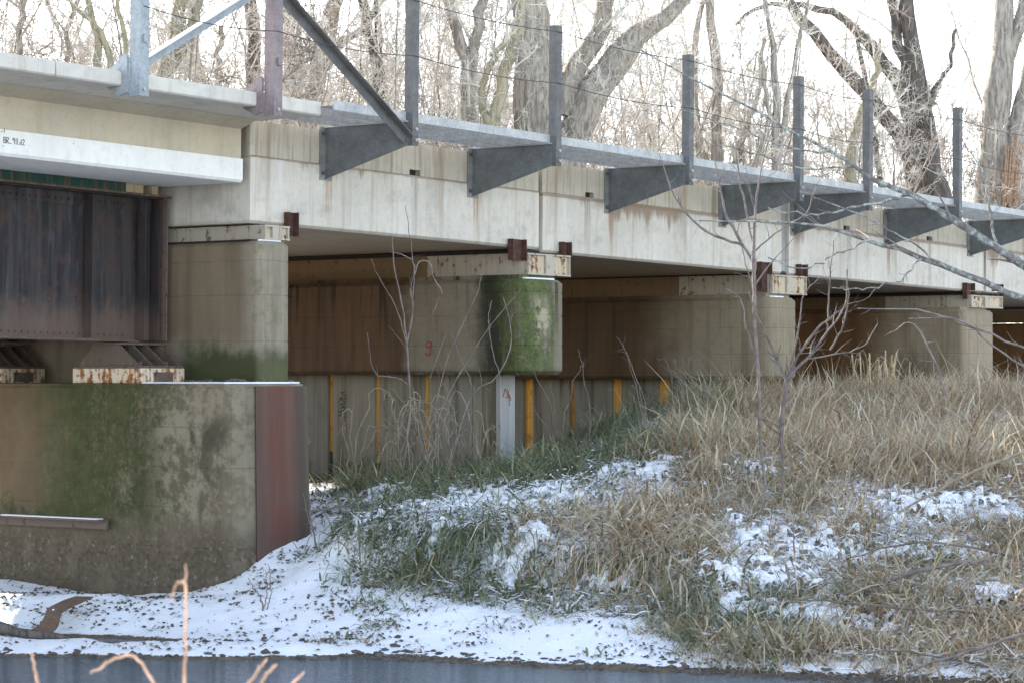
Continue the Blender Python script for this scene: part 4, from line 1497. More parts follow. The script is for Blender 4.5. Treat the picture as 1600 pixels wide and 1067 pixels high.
def build_tree(name, label, leads, Y=None, seed=0, bark='bark', twig='twig', cat='tree', group=None, n1=12, n2=6, n3=6,
               lo=0.12, ext=5.0, len1=(0.2, 0.5), sides=9, world=None, ang1=(25, 70), up=0.06, shoots=0, lvl3=True, base=None, rmin=0.0060):
    g = np.random.default_rng(seed)
    L = world if world is not None else leaders_px(leads, Y, ext)
    K = 18
    Ps = np.array([wobble(spline(l, K), 0.035, g) for l in L])
    P3, R0 = Ps[:, :, :3], np.maximum(Ps[:, :, 3], 0.012)
    # bark flare at the foot of the first leader
    b = P3[0, 0] if base is None else np.array(base)
    o = bpy.data.objects.new(name, None); col.objects.link(o)
    o.location = b
    tag(o, label, cat, group)
    V, Qd = tubes(P3 - b, R0 * (1 + g.normal(size=R0.shape) * 0.05), sides)
    arr_mesh('trunk', V, Qd, bark, o)
    parts = []
    P1, R1 = sprout(P3, R0, n1, lo, 1.0, len1, ang1, 9, up, 0.10, 0.42, seed + 1, rmin * 1.6)
    capr = g.uniform(0.010, 0.040, (len(R1), 1)); R1 = np.minimum(R1, capr * np.linspace(1, 0.4, 9)[None, :])
    parts.append(tubes(P1 - b, R1, 5))
    P2, R2 = sprout(P1, R1, n2, 0.15, 1.0, (0.25, 0.75), (25, 75), 7, 0.03, 0.20, 0.55, seed + 2, rmin * 1.2)
    parts.append(tubes(P2 - b, R2, 4))
    if lvl3:
        P4, R4 = sprout(P2, R2, n3, 0.1, 1.0, (0.35, 0.95), (25, 80), 4, 0.02, 0.26, 0.6, seed + 3, rmin)
        parts.append(tubes(P4 - b, R4, 3))
    if shoots:
        shoots = int(shoots * 1.7)
        P5, R5 = sprout(P3, R0 * 0 + 0.02, shoots, 0.0, 0.75, (0.12, 0.32), (35, 85), 8, 0.03, 0.40, 0.55, seed + 4, rmin * 1.3)
        parts.append(tubes(P5 - b, R5, 3))
        P6, R6 = sprout(P5, R5, 3, 0.2, 1.0, (0.3, 0.7), (25, 80), 5, 0.0, 0.35, 0.6, seed + 5, rmin)
        parts.append(tubes(P6 - b, R6, 3))
    V, Qd = joinq(parts)
    arr_mesh('crown', V, Qd, twig, o)
    return o


GB = 455   # pixel row to which trunks run down behind the deck
T = build_tree
T('willow_tree', 'huge rough barked willow forking wide, right behind the second full post', [
    [(868, GB, 95), (862, 330, 88), (850, 240, 80), (840, 160, 72), (832, 80, 68), (826, 0, 60)],
    [(872, 330, 70), (884, 250, 58), (905, 190, 54), (945, 120, 52), (985, 70, 42), (1030, 30, 28), (1075, -10, 20)],
    [(880, 180, 40), (900, 110, 34), (935, 50, 30), (955, -10, 26)]], 47, 101, 'bark', 'twig', n1=20, n2=7, n3=6, shoots=70, len1=(0.2, 0.55))
T('bare_tree', 'orange barked leaning tree just left of the big willow', [
    [(768, GB, 26), (766, 300, 24), (772, 200, 22), (786, 130, 20), (800, 80, 17), (812, 20, 14)],
    [(770, 210, 14), (752, 150, 12), (770, 90, 10), (800, 55, 9)]], 44, 111, 'barkgreen', 'twig', n1=11, shoots=25)
T('bare_tree', 'grey tree with a high narrow fork, between the two long posts', [
    [(742, GB, 32), (738, 300, 30), (735, 200, 27), (732, 120, 24), (718, 60, 18), (700, 0, 16)],
    [(734, 140, 20), (742, 70, 18), (752, 0, 16)]], 50, 121, 'bark', 'twig', n1=13, shoots=25)
T('bare_tree', 'dark leaning trunk behind the middle of the long falling brace', [
    [(625, GB, 34), (615, 300, 30), (600, 180, 26), (585, 100, 22), (570, 30, 18), (560, -20, 16)],
    [(598, 170, 16), (590, 90, 14), (592, 20, 12)]], 50, 131, 'barkdark', 'twig', n1=13)
T('bare_tree', 'thick trunk leaning right behind the upper end of the falling brace', [
    [(455, GB, 42), (470, 300, 38), (482, 200, 34), (495, 120, 32), (512, 50, 30), (530, -10, 26)],
    [(500, 110, 20), (540, 60, 12), (590, 20, 8)]], 52, 141, 'bark', 'twig', n1=14, shoots=25)
T('bare_tree', 'stout dark trunk right of the purple brown post, pale on its left', [
    [(464, GB, 40), (462, 300, 38), (460, 180, 36), (458, 90, 34), (452, 0, 30)]], 58, 151, 'barkdark', 'twig', n1=15, shoots=20)
T('bare_tree', 'dark straight trunk hidden partly by the purple brown post', [
    [(392, GB, 30), (394, 300, 28), (398, 180, 25), (396, 90, 23), (388, 0, 20)]], 56, 161, 'barkdark', 'twig', n1=13)
T('bare_tree', 'pale greenish trunk between the blue grey post and its brace', [
    [(238, GB, 28), (246, 250, 26), (256, 130, 24), (268, 70, 22), (284, 0, 20)],
    [(258, 125, 16), (285, 75, 15), (300, 30, 14), (312, -15, 12)]], 46, 171, 'barkgreen', 'twig', n1=13, shoots=30)
T('bare_tree', 'grey trunk crossing behind the rising brace near its middle', [
    [(330, GB, 24), (328, 300, 22), (318, 160, 20), (305, 80, 18), (298, 0, 15)],
    [(322, 200, 12), (340, 120, 10), (345, 40, 9)]], 54, 181, 'bark', 'twig', n1=13)
T('bare_tree', 'slim pale stems leaning left beside the blue grey post', [
    [(168, GB, 18), (165, 250, 16), (158, 110, 14), (148, 50, 12), (136, -10, 10)],
    [(190, GB, 14), (185, 200, 12), (160, 60, 9), (110, 0, 7)],
    [(172, 300, 10), (200, 140, 9), (190, 40, 8), (186, -10, 7)]], 45, 191, 'barkgreen', 'twig', n1=13)
T('bare_tree', 'slender leaning tree at the far left over the deck edge', [
    [(18, GB, 16), (20, 250, 14), (24, 120, 12), (34, 40, 10), (40, -10, 9)],
    [(90, GB, 12), (95, 200, 10), (100, 90, 9), (120, 0, 7)]], 47, 201, 'bark', 'twigred', n1=15)
T('bare_tree', 'tall thin twin trunks right of the third post beyond the willow', [
    [(1135, GB, 24), (1126, 330, 22), (1120, 230, 19), (1117, 120, 17), (1110, 0, 14)],
    [(1130, 340, 18), (1095, 230, 14), (1085, 120, 11), (1100, 10, 9)],
    [(1128, 320, 14), (1150, 250, 12), (1180, 160, 8), (1196, 60, 6)]], 58, 211, 'bark', 'twig', n1=14)
T('bare_tree', 'pale many stemmed tree just left of the fourth post', [
    [(1208, GB, 18), (1210, 330, 16), (1213, 220, 14), (1212, 100, 10), (1195, 10, 8)],
    [(1212, 260, 12), (1232, 160, 9), (1248, 60, 7), (1265, 0, 5)],
    [(1190, GB, 14), (1175, 290, 11), (1200, 190, 8), (1190, 90, 6)]], 56, 221, 'bark', 'twig', n1=13)
T('bare_tree', 'dark tree with three leaning trunks fanning out, right of the fifth post', [
    [(1478, GB, 52), (1468, 320, 46), (1455, 260, 34), (1440, 180, 30), (1428, 90, 26), (1414, -10, 24)],
    [(1440, 400, 36), (1432, 300, 30), (1410, 220, 26), (1362, 150, 24), (1308, 95, 22), (1262, 40, 20), (1225, -15, 16)],
    [(1446, 380, 30), (1430, 240, 26), (1412, 150, 24), (1372, 85, 20), (1330, 40, 16), (1290, 14, 12), (1235, 8, 9), (1185, 14, 7), (1150, 40, 5)],
    [(1436, 250, 20), (1418, 130, 19), (1404, 60, 17), (1392, -10, 15)],
    [(1450, 170, 12), (1462, 140, 8), (1485, 100, 6), (1495, 45, 5)],
    [(1380, 300, 10), (1362, 200, 9), (1342, 65, 7), (1338, 45, 5)]], 52, 231, 'barkdark', 'twig', n1=12, n2=6, n3=6, shoots=26)
T('bare_tree', 'short pale curved trunk between the fourth and fifth posts', [
    [(1330, GB, 22), (1328, 300, 20), (1332, 230, 17), (1345, 180, 15), (1362, 140, 13), (1372, 105, 9), (1376, 60, 5)]], 54, 241, 'barkgreen', 'twig', n1=8, n2=5, n3=5, ext=0)
rt = T('bare_tree', 'massive forked trunk with torn orange wood at the right edge', [
    [(1552, GB, 62), (1550, 320, 55), (1553, 230, 46), (1560, 140, 44), (1568, 70, 34), (1572, -10, 28)],
    [(1600, GB, 44), (1588, 320, 40), (1584, 250, 34), (1592, 180, 28), (1610, 110, 26), (1625, 20, 22)],
    [(1562, 120, 28), (1585, 60, 22), (1600, 0, 18)]], 49, 251, 'bark', 'twig', n1=12, shoots=22)
tm = []
for k_ in range(7):
    x_ = 1568 + k_ * 3.4 + random.uniform(-1, 1); y_ = 300 - random.uniform(0, 10)
    tm.append([(x_, y_ + 30, 4), (x_ + 3, y_ - 20, 5), (x_ + 6 + k_, y_ - 60 - random.uniform(0, 25), 2)])
lw = leaders_px([[(a, b, c, -0.62) for a, b, c in q] for q in tm], rt.location.y - 0.2, 0)
Pq = np.array([spline(l, 7) for l in lw]); V, Qd = tubes(Pq[:, :, :3] - np.array(rt.location), Pq[:, :, 3], 4)
arr_mesh('torn_wood', V, Qd, 'torn', rt, kind='stuff')

# ---- thickets of thin saplings: a few built, the rest copies turned and scaled
def sap_template(seed, h, stems, twig='twig'):
    g = np.random.default_rng(seed)
    Ls = []
    for k in range(stems):
        a = g.uniform(0, 6.28); lean = g.uniform(0.06, 0.42)
        x, y = g.normal(size=2) * 0.12
        hh = h * g.uniform(0.7, 1.0)
        pts = []
        cx, cy = math.cos(a), math.sin(a)
        for q in np.linspace(0, 1, 6):
            bend = lean * hh * q ** 1.5
            pts.append((x + cx * bend + g.normal() * 0.06 * q, y + cy * bend + g.normal() * 0.06 * q, hh * q, 0.026 * (1 - q) + 0.007))
        Ls.append(np.array(pts))
    return Ls


tmpl = []
SAPL = [('thin pale bare sapling in the thicket behind the bridge', 'twig'), ('reddish thin sapling in the brush behind the bridge', 'twigred'), ('grey thin sapling standing behind the bridge', 'twigdark')]
SAPG = ['pale bare saplings behind the bridge', 'reddish saplings behind the bridge', 'grey saplings behind the bridge']
for k_ in range(8):
    kind_ = [0, 0, 1, 0, 0, 0, 2, 0][k_]
    o = T('bare_sapling', SAPL[kind_][0], None, world=sap_template(500 + k_, 9.5, 3 + k_ % 3), seed=600 + k_ * 7, bark='bark' if kind_ != 1 else 'twigred', twig=SAPL[kind_][1], group=SAPG[kind_],
          n1=20, n2=6, n3=6, lo=0.10, len1=(0.2, 0.55), sides=5, ang1=(30, 85), up=0.03, base=(0, 0, 0), cat='sapling', rmin=0.0064)
    tmpl.append(o)
spots = []
gg = np.random.default_rng(77)
while len(spots) < 208:
    px = gg.uniform(-120, 1700); Y = gg.uniform(44, 82)
    if st((px - 800) / F * Y, Y)[1] > -8.6:
        continue
    keep = 0.85 if px < 1000 else 1.0
    if gg.uniform() > keep:
        continue
    spots.append((px, Y))
for i, (px, Y) in enumerate(spots):
    src = tmpl[i % 8]
    x = (px - 800) / F * Y
    if i >= 192:                                       # extra saplings added at the left, mostly unseen, to block the sun
        x = gg.uniform(-24, -9); Y = gg.uniform(43, 54)
    if i < 8:
        r = src
    else:
        r = src.copy(); col.objects.link(r)
        for ch in src.children:
            c = ch.copy(); col.objects.link(c); c.parent = r
    sc_ = gg.uniform(0.75, 1.25)
    r.location = (x, Y, float(hgt(x, Y)) - 0.05); r.rotation_euler = (0, 0, gg.uniform(0, 6.28)); r.scale = (sc_, sc_, sc_)
# taller trees farther back in the wood
def big_template(seed):
    g = np.random.default_rng(seed)
    a = g.uniform(0, 6.28); Ls = []
    for k in range(3):
        aa = a + k * 2.1; le = g.uniform(0.1, 0.3) * (k > 0) + 0.04
        z0 = 0 if k == 0 else g.uniform(1.5, 3.5)
        pts = []
        for q in np.linspace(0, 1, 6):
            pts.append((math.cos(aa) * le * 12 * q ** 1.2, math.sin(aa) * le * 12 * q ** 1.2, z0 + (14 - z0) * q, (0.095 if k == 0 else 0.06) * (1 - q) + 0.015))
        Ls.append(np.array(pts))
    return Ls


bt = []
for k_ in range(4):
    bt.append(T('distant_tree', 'tall bare tree deeper in the wood behind the bridge', None, world=big_template(900 + k_), seed=950 + k_ * 9, bark='bark', twig='twig', group='tall bare trees deeper in the wood', n1=20, n2=6, n3=5, lo=0.18, sides=7, base=(0, 0, 0), len1=(0.3, 0.7), rmin=0.009))
for i in range(50):
    Y = gg.uniform(72, 125)
    px = gg.uniform(-200, 1150) if i % 4 else gg.uniform(-200, 1800)
    x = (px - 800) / F * Y
    if i >= 34:                                        # unseen trees added on the left to block the low sun
        x = gg.uniform(-46, -15); Y = gg.uniform(40, 62)
    src = bt[i % 4]
    if i < 4:
        r = src
    else:
        r = src.copy(); col.objects.link(r)
        for ch in src.children:
            c = ch.copy(); col.objects.link(c); c.parent = r
    sc_ = gg.uniform(0.8, 1.2)
    r.location = (x, Y, float(hgt(x, Y)) - 0.1); r.rotation_euler = (0, 0, gg.uniform(0, 6.28)); r.scale = (sc_, sc_, sc_)

# dry leaves clinging low on the trees at the right edge
def leaf_cloud(name, pts, size, mat, tints, g, kind='stuff', parent=None, flatn=0.4):
    n = len(pts)
    sz = g.uniform(size[0], size[1], n)
    a = g.uniform(0, 6.28, n)
    d = np.stack([np.cos(a), np.sin(a), g.normal(size=n) * flatn], 1); d /= np.linalg.norm(d, axis=1, keepdims=True)
    w = np.stack([-np.sin(a), np.cos(a), g.normal(size=n) * flatn], 1); w /= np.linalg.norm(w, axis=1, keepdims=True)
    up = np.cross(d, w)
    c = np.asarray(pts)
    S = sz[:, None]
    curl = g.uniform(0.1, 0.5, n)[:, None]
    V = np.stack([c - d * S * .5, c - w * S * .32 + up * S * curl * .5, c + d * S * .5, c + w * S * .32 + up * S * curl * .5, c + up * S * 0.04], 1)
    idx = np.arange(n)[:, None] * 5
    T1 = np.concatenate([idx + np.array([[0, 1, 4]]), idx + np.array([[1, 2, 4]]), idx + np.array([[2, 3, 4]]), idx + np.array([[3, 0, 4]])])
    tn = np.repeat(tints[g.integers(0, len(tints), n)] * g.uniform(0.7, 1.2, (n, 1)), 5, axis=0)
    return arr_mesh(name, V.reshape(-1, 3), T1, mat, parent, kind=kind, tint=tn, smooth=False)


pts = []
for k_ in range(190):
    p = at(random.gauss(1578, 26), random.gauss(296, 16), rt.location.y - random.uniform(0.5, 1.5)); pts.append(tuple(p - rt.location))
leaf_cloud('clinging_leaf', pts, (0.05, 0.11), 'litter', np.array([(0.50, 0.33, 0.20), (0.42, 0.26, 0.15), (0.55, 0.40, 0.27)]), gg, parent=rt, flatn=1.0)


# ------------------------------------------------------------------ saplings, vines and branches in front of the bridge
def px_paths(lst, Y, K=14, seed=0, dy=0.25, rs=0.5, wob=0.006):
    g = np.random.default_rng(seed)
    Ps = []
    for L in lst:
        y = Y
        pts = []
        ws = [q[2] if len(q) > 2 else None for q in L]
        last = 2.0
        ws2 = []
        for k, w_ in enumerate(ws):
            if w_ is None:
                nx_ = next((ws[j] for j in range(k, len(ws)) if ws[j] is not None), 0.8)
                last = last * 0.6 + nx_ * 0.4
            else:
                last = w_
            ws2.append(last)
        yd = g.uniform(-dy, dy)
        for k, q in enumerate(L):
            yy = Y + yd * (k / max(len(L) - 1, 1))
            p = at(q[0], q[1], yy); pts.append((p.x, p.y, p.z, ws2[k] * rs * yy / F))
        sp = spline(pts, K)
        sp[1:-1, :3] += g.normal(size=(K - 2, 3)) * wob
        Ps.append(sp)
    return np.array(Ps)


def woody(name, label, cat, lst, Y, mat, seed, twigs=0, tw=(0.08, 0.25), K=14, sides=6, dy=0.25, part='stem', twig_part='twig', group=None, tmat=None, rmin=0.0017, ang=(25, 75), twig2=0, wob=0.006):
    Ps = px_paths(lst, Y, K, seed, dy, wob=wob, rs=0.28 if cat in ('vine', 'weeds', 'twig') else (0.33 if cat == 'sapling' else 0.44))
    P3, R = Ps[:, :, :3], np.maximum(Ps[:, :, 3], 0.002)
    b = P3[0, 0].copy()
    if twigs == 0 and len(P3) == 1:
        V, Qd = tubes(P3 - b, R, sides)
        o = arr_mesh(name, V, Qd, mat); o.location = b
        return tag(o, label, cat, group)
    o = bpy.data.objects.new(name, None); col.objects.link(o); o.location = b
    tag(o, label, cat, group)
    for k in range(len(P3)):
        V, Qd = tubes(P3[k:k + 1] - b, R[k:k + 1], sides)
        arr_mesh(part, V, Qd, mat, o)
    if twigs == 0:
        return o
    P1, R1 = sprout(P3, R, twigs, 0.15, 1.0, tw, ang, 7, 0.03, 0.13, 0.5, seed + 50, rmin)
    parts = [tubes(P1 - b, R1, 4)]
    if twig2:
        P2, R2 = sprout(P1, R1, twig2, 0.2, 1.0, (0.25, 0.6), (25, 70), 5, 0.03, 0.16, 0.6, seed + 51, rmin * 0.8)
        parts.append(tubes(P2 - b, R2, 3))
    V, Qd = joinq(parts)
    arr_mesh(twig_part, V, Qd, tmat or mat, o, kind='stuff')
    return o



woody('sapling', 'tall bare sapling with upswept forks, standing in tall grass left of the dark forked one', 'sapling', [
    [(1196, 760, 7), (1187, 690, 8), (1187, 620, 8.5), (1182, 560, 8), (1179, 500, 8), (1178, 455, 9), (1177, 410, 10), (1180, 350, 6), (1186, 290, 4.5), (1196, 235, 3), (1212, 190, 2)],
    [(1178, 412, 8), (1165, 388, 7), (1150, 365, 6.5), (1134, 335, 6), (1127, 300, 4.5), (1118, 255, 3), (1100, 215, 2)],
    [(1160, 384, 7), (1140, 377, 7), (1112, 367, 6.5), (1087, 350, 6), (1064, 322, 5), (1050, 298, 3.5), (1030, 240, 2)],
    [(1178, 395, 6), (1170, 345, 5), (1160, 300, 4.5), (1152, 255, 3), (1150, 210, 2)],
    [(1181, 392, 5), (1205, 370, 4), (1240, 346, 3.5), (1262, 332, 3), (1270, 306, 2.5), (1282, 280, 1.5)],
    [(1182, 560, 5), (1168, 520, 4), (1158, 470, 3), (1136, 452, 2)],
    [(1184, 470, 3.5), (1168, 420, 3), (1158, 380, 2), (1140, 340, 1.5)]], 27.2, 'sapling', 11, twigs=6, tw=(0.10, 0.30), twig2=2)
woody('sapling', 'dark crooked sapling with a low fork, right of the tall one', 'sapling', [
    [(1223, 770, 6), (1222, 710, 7), (1220, 665, 11), (1224, 630, 12), (1228, 605, 11), (1231, 588, 10)],
    [(1230, 592, 10), (1258, 562, 7), (1288, 525, 5.5), (1308, 500, 4.5), (1322, 470, 3.5), (1325, 420, 2)],
    [(1230, 590, 9), (1250, 552, 7), (1275, 515, 6), (1300, 495, 4), (1322, 478, 2)],
    [(1228, 590, 6), (1213, 562, 7), (1198, 525, 5), (1184, 495, 4), (1170, 455, 2.5)],
    [(1230, 588, 7), (1240, 552, 5), (1250, 505, 4), (1256, 460, 3), (1283, 432, 2)],
    [(1292, 515, 4.5), (1295, 488, 4), (1297, 440, 3.5), (1303, 376, 2)],
    [(1297, 547, 5), (1315, 515, 4), (1325, 475, 3.5), (1323, 422, 2)],
    [(1262, 560, 5), (1310, 553, 4), (1350, 540, 3), (1372, 505, 2)]], 26.4, 'brownstem', 23, twigs=7, tw=(0.15, 0.45), twig2=2)
woody('climbing_vine', 'thin pale vine climbing before the brown pier face, bent over at its top', 'vine', [
    [(630, 730, 4), (640, 650, 5), (638, 590, 6), (636, 545, 6), (634, 520, 6), (629, 480, 4.5), (620, 440, 4), (615, 400, 4), (612, 365, 3), (603, 312, 1.8)],
    [(636, 535, 4), (645, 490, 5), (642, 450, 5), (650, 420, 5), (656, 408, 5), (672, 412, 4), (680, 440, 3.5), (691, 456, 3.5), (684, 470, 2.5), (676, 490, 2)],
    [(650, 420, 4), (642, 406, 3), (628, 398, 3), (612, 394, 2)],
    [(645, 485, 3), (647, 430, 3), (641, 375, 2.2), (633, 322, 1.6)],
    [(636, 540, 3), (618, 480, 2.5), (590, 430, 2), (580, 405, 1.5)],
    [(636, 600, 3), (620, 590, 3), (590, 585, 3), (578, 560, 2), (574, 520, 1.5)]], 31.3, 'sapling', 31, twigs=4, tw=(0.05, 0.2), K=20)
woody('climbing_vine', 'grey arching shrub stems before the mossy pier nose', 'vine', [
    [(700, 735, 5), (725, 650, 4.5), (742, 612, 4.5), (775, 590, 4), (795, 552, 3.5), (797, 510, 3), (786, 465, 2)],
    [(742, 612, 3), (720, 560, 2.5), (700, 520, 2), (672, 590, 2)],
    [(780, 585, 3), (768, 540, 2.5), (764, 500, 2), (768, 470, 1.5)],
    [(660, 740, 5), (678, 690, 5), (690, 640, 4), (745, 540, 3), (812, 455, 1.8)],
    [(690, 700, 4), (680, 640, 3), (700, 560, 2.5), (745, 460, 2), (752, 425, 1.3)]], 31.0, 'sapling', 41, twigs=5, tw=(0.06, 0.25))
# tangle of arching dead stems at the pier foot
g = np.random.default_rng(5)
tl = []
for k_ in range(26):
    x0_ = g.uniform(545, 700); x1_ = x0_ + g.uniform(-90, 90); top = g.uniform(600, 700)
    tl.append([(x0_, 752, 3.5), (x0_ + (x1_ - x0_) * .15, (752 + top) / 2, 3.5), (x0_ + (x1_ - x0_) * .45, top, 3.2), (x0_ + (x1_ - x0_) * .8, top + 12, 2.8), (x1_, top + g.uniform(30, 90), 2)])
woody('dead_vine_tangle', 'tangle of pale arching dead stems at the foot of the mossy pier', 'vine', tl, 32.0, 'vine', 51, twigs=4, tw=(0.1, 0.35), dy=1.0, wob=0.02)
tl = []
for k_ in range(14):
    x0_ = g.uniform(700, 790); x1_ = x0_ + g.uniform(-40, 40); top = g.uniform(640, 700)
    tl.append([(x0_, 745, 2.6), (x0_, (745 + top) / 2, 2.6), (x0_ + (x1_ - x0_) * .4, top, 2.4), (x1_, top + g.uniform(10, 60), 1.6)])
woody('dead_vine_tangle', 'pale drooping stems before the pile end painted as lit', 'vine', tl, 32.2, 'vine', 61, twigs=3, tw=(0.1, 0.35), dy=0.5, wob=0.02)
tl = []
for k_ in range(13):
    x0_ = g.uniform(860, 1060); x1_ = x0_ + g.uniform(-60, 40); top = g.uniform(540, 670)
    tl.append([(x0_, 720, 2.4), (x0_ + 3, (720 + top) / 2, 2.2), (x0_ + (x1_ - x0_) * .6, top, 1.8), (x1_, top + g.uniform(-30, 10), 1.2)])
woody('weed_stalks', 'thin grey weed stalks before the orange boards painting bounce light under the brown pier', 'weeds', tl, 33.5, 'sapling', 71, twigs=4, tw=(0.06, 0.22), dy=1.0, wob=0.012)
tl = []
for k_ in range(12):
    x0_ = g.uniform(1045, 1110); top = g.uniform(555, 590)
    tl.append([(x0_, 660, 2.2), (x0_ + 3, (660 + top) / 2, 2), (x0_ + g.uniform(-12, 12), top, 1.6), (x0_ + g.uniform(-25, 25), top + g.uniform(-15, 10), 1.0)])
woody('weed_stalks', 'dark dry weed heads at the left end of the tall grass', 'weeds', tl, 35.0, 'twigdark', 81, twigs=7, tw=(0.06, 0.2), dy=0.8, twig2=2)

# a tree beyond the right edge reaches in with lichened limbs
ho = woody('overhanging_branch', 'thick lichened branch reaching in from the right, over the walkway brackets', 'branch', [
    [(1974, 690, 30), (1900, 632, 26), (1740, 505, 21), (1620, 428, 17), (1560, 390, 15.5), (1500, 352, 14.5), (1440, 315, 12), (1375, 283, 9), (1295, 236, 6), (1190, 176, 4.5), (1080, 122, 3.5), (975, 64, 2)],
    [(1420, 305, 6), (1370, 318, 4.5), (1300, 332, 3.5), (1262, 336, 3), (1200, 325, 1.8)],
    [(1560, 392, 5), (1550, 350, 4.5), (1546, 310, 4), (1535, 265, 3), (1500, 215, 2)],
    [(1300, 238, 4), (1240, 232, 3), (1150, 200, 2.5), (1060, 170, 1.8)],
    [(1340, 262, 4), (1250, 262, 3), (1180, 240, 2.5), (1100, 220, 2)]], 20.66, 'lichen', 91, twigs=7, tw=(0.05, 0.2), K=24, part='limb', sides=7, tmat='sapling', wob=0.008)
woody('overhanging_branch', 'thinner lichened branch below the thick one, ending by the saplings', 'branch', [
    [(1974, 616, 22), (1900, 588, 20), (1740, 525, 16), (1630, 480, 13), (1560, 450, 12), (1490, 422, 10.5), (1420, 396, 9), (1355, 375, 7), (1290, 352, 5), (1200, 346, 3.5), (1085, 345, 2)],
    [(1440, 405, 4), (1400, 440, 3), (1340, 452, 2.5), (1300, 450, 1.5)],
    [(1360, 376, 4), (1300, 402, 3), (1250, 420, 2.5), (1200, 402, 2)],
    [(1480, 420, 4), (1400, 365, 3), (1330, 330, 2.5), (1250, 300, 1.5)]], 20.7, 'lichen', 97, twigs=6, tw=(0.05, 0.2), K=22, part='limb', sides=7, tmat='sapling', wob=0.008)
tr_ = at(1960, 600, 20.6)
T('leaning_tree', 'bank tree just outside the right edge that carries the lichened branches', None, world=[np.array([(tr_.x + 0.5, tr_.y + 0.3, float(hgt(tr_.x + .5, tr_.y + .3)) - 0.2, 0.16), (tr_.x + 0.3, tr_.y + 0.2, 1.8, 0.14), (tr_.x + 0.1, tr_.y, 3.2, 0.12), (tr_.x + 0.5, tr_.y, 5.0, 0.09), (tr_.x + 0.9, tr_.y + .4, 7.5, 0.05)])], seed=333, bark='lichen', twig='sapling', n1=8, n2=4, lvl3=False, lo=0.55, sides=8)
woody('bare_twigs', 'thin grey twigs crossing low before the right hand pier', 'branch', [
    [(1700, 760, 7), (1600, 732, 5), (1540, 690, 4.5), (1480, 660, 3)],
    [(1700, 580, 6), (1590, 540, 4.5), (1520, 512, 4), (1440, 486, 3), (1340, 482, 2)],
    [(1650, 600, 4.5), (1560, 548, 3.5), (1500, 500, 3), (1420, 498, 2)],
    [(1480, 620, 4), (1450, 540, 3.5), (1425, 505, 3), (1390, 520, 2)]][1:], 22.0, 'sapling', 103, twigs=5, tw=(0.05, 0.2))

# arching canes and fallen sticks in the grass
def cane(label, pts, dY, mat='vine', twigs=5, seed=0, name='fallen_branch'):
    x, y = on_ground(pts[len(pts) // 2][0], min(pts[len(pts) // 2][1] + 35, 1040))
    return woody(name, label, 'branch', [pts], y + dY, mat, seed, twigs=twigs, tw=(0.08, 0.3), dy=0.3, K=16)


cane('sunlit pale cane arching into the grass from the right edge', [(1680, 685, 8), (1600, 706, 7), (1510, 740, 6.5), (1450, 775, 5), (1400, 800, 4), (1370, 815, 2)], -0.3, seed=201)
cane('short pale cane bowed over the tall grass near the right edge', [(1680, 680, 5), (1600, 667, 5), (1510, 656, 5), (1460, 670, 4.5), (1425, 690, 3), (1330, 735, 2)], -0.3, seed=211)
cane('snow topped stick lying aslant in the lower right grass', [(1180, 965, 3), (1275, 938, 6), (1370, 912, 7.5), (1440, 890, 8), (1510, 877, 7), (1545, 872, 4)], -0.2, 'sapling', seed=221)
cane('long grey stick low in the grass at the bottom right corner', [(1700, 960, 7), (1600, 990, 7), (1520, 1015, 6), (1440, 1040, 5), (1380, 1062, 3)], -0.2, 'sapling', seed=231)
cane('thin dark stick crossing the lower right grass level', [(1680, 900, 6), (1580, 868, 5), (1500, 852, 5), (1420, 848, 4), (1320, 872, 2.5)], -0.3, 'twigdark', seed=241)
cane('thin brown stick near the bottom right water edge', [(1640, 1058, 5), (1560, 1045, 5), (1440, 1020, 4.5), (1340, 1018, 3)], -0.2, 'twigdark', seed=251)
cane('dark stick pointing right across the middle of the grass slope', [(1240, 935, 3), (1330, 942, 4.5), (1420, 948, 5), (1530, 960, 5), (1620, 985, 4)], -0.2, 'twigdark', seed=261)
cane('dark bare stick lying on the snow right of the old pier', [(478, 797, 3.5), (510, 795, 5), (535, 790, 5), (575, 795, 3)], 0.0, 'twigdark', seed=271, twigs=4)
woody('dry_weed', 'brown dry weed stem standing on the snow beside the red plate', 'weeds', [[(500, 880, 5), (492, 840, 5), (486, 800, 4.5), (482, 770, 3)], [(490, 830, 3), (480, 800, 2.5), (474, 770, 2)], [(487, 815, 3), (500, 790, 2.5), (506, 770, 2)]], 28.2, 'twigdark', 281, twigs=5, tw=(0.1, 0.3))
woody('dry_weed', 'small twiggy weed on the snow below the red nose plate', 'weeds', [[(414, 958, 5), (408, 935, 4.5), (398, 918, 3.5), (388, 902, 2)], [(412, 950, 4), (418, 920, 3), (416, 890, 2)], [(416, 955, 3.5), (424, 925, 3), (420, 880, 2)]], 26.4, 'twigdark', 291, twigs=7, tw=(0.1, 0.35))
woody('dry_weed', 'brown curled weed hanging beside the right edge of the red plate', 'weeds', [[(476, 750, 3), (472, 720, 3), (478, 700, 3), (484, 690, 2.5), (476, 680, 2), (470, 690, 1.5)]], 29.5, 'vine', 296, twigs=3, tw=(0.1, 0.3))

# foreground orange twigs, close to the camera on the near bank
def near_twig(label, lst, seed):
    L2 = []
    Y = 5.2
    for q in lst:
        if q[0][1] > 1500:
            a_, b_ = q[0], q[1]
            q = [(a_[0] + (b_[0] - a_[0]) * f_, a_[1] + (b_[1] - a_[1]) * f_, a_[2]) for f_ in (0, 0.5, 0.75, 0.88, 0.95)] + list(q[1:])
        L2.append(q)
    o = woody('orange_twig', label, 'twig', L2, Y, 'orangetwig', seed, K=34, sides=7, dy=0.1, wob=0.002)
    return o


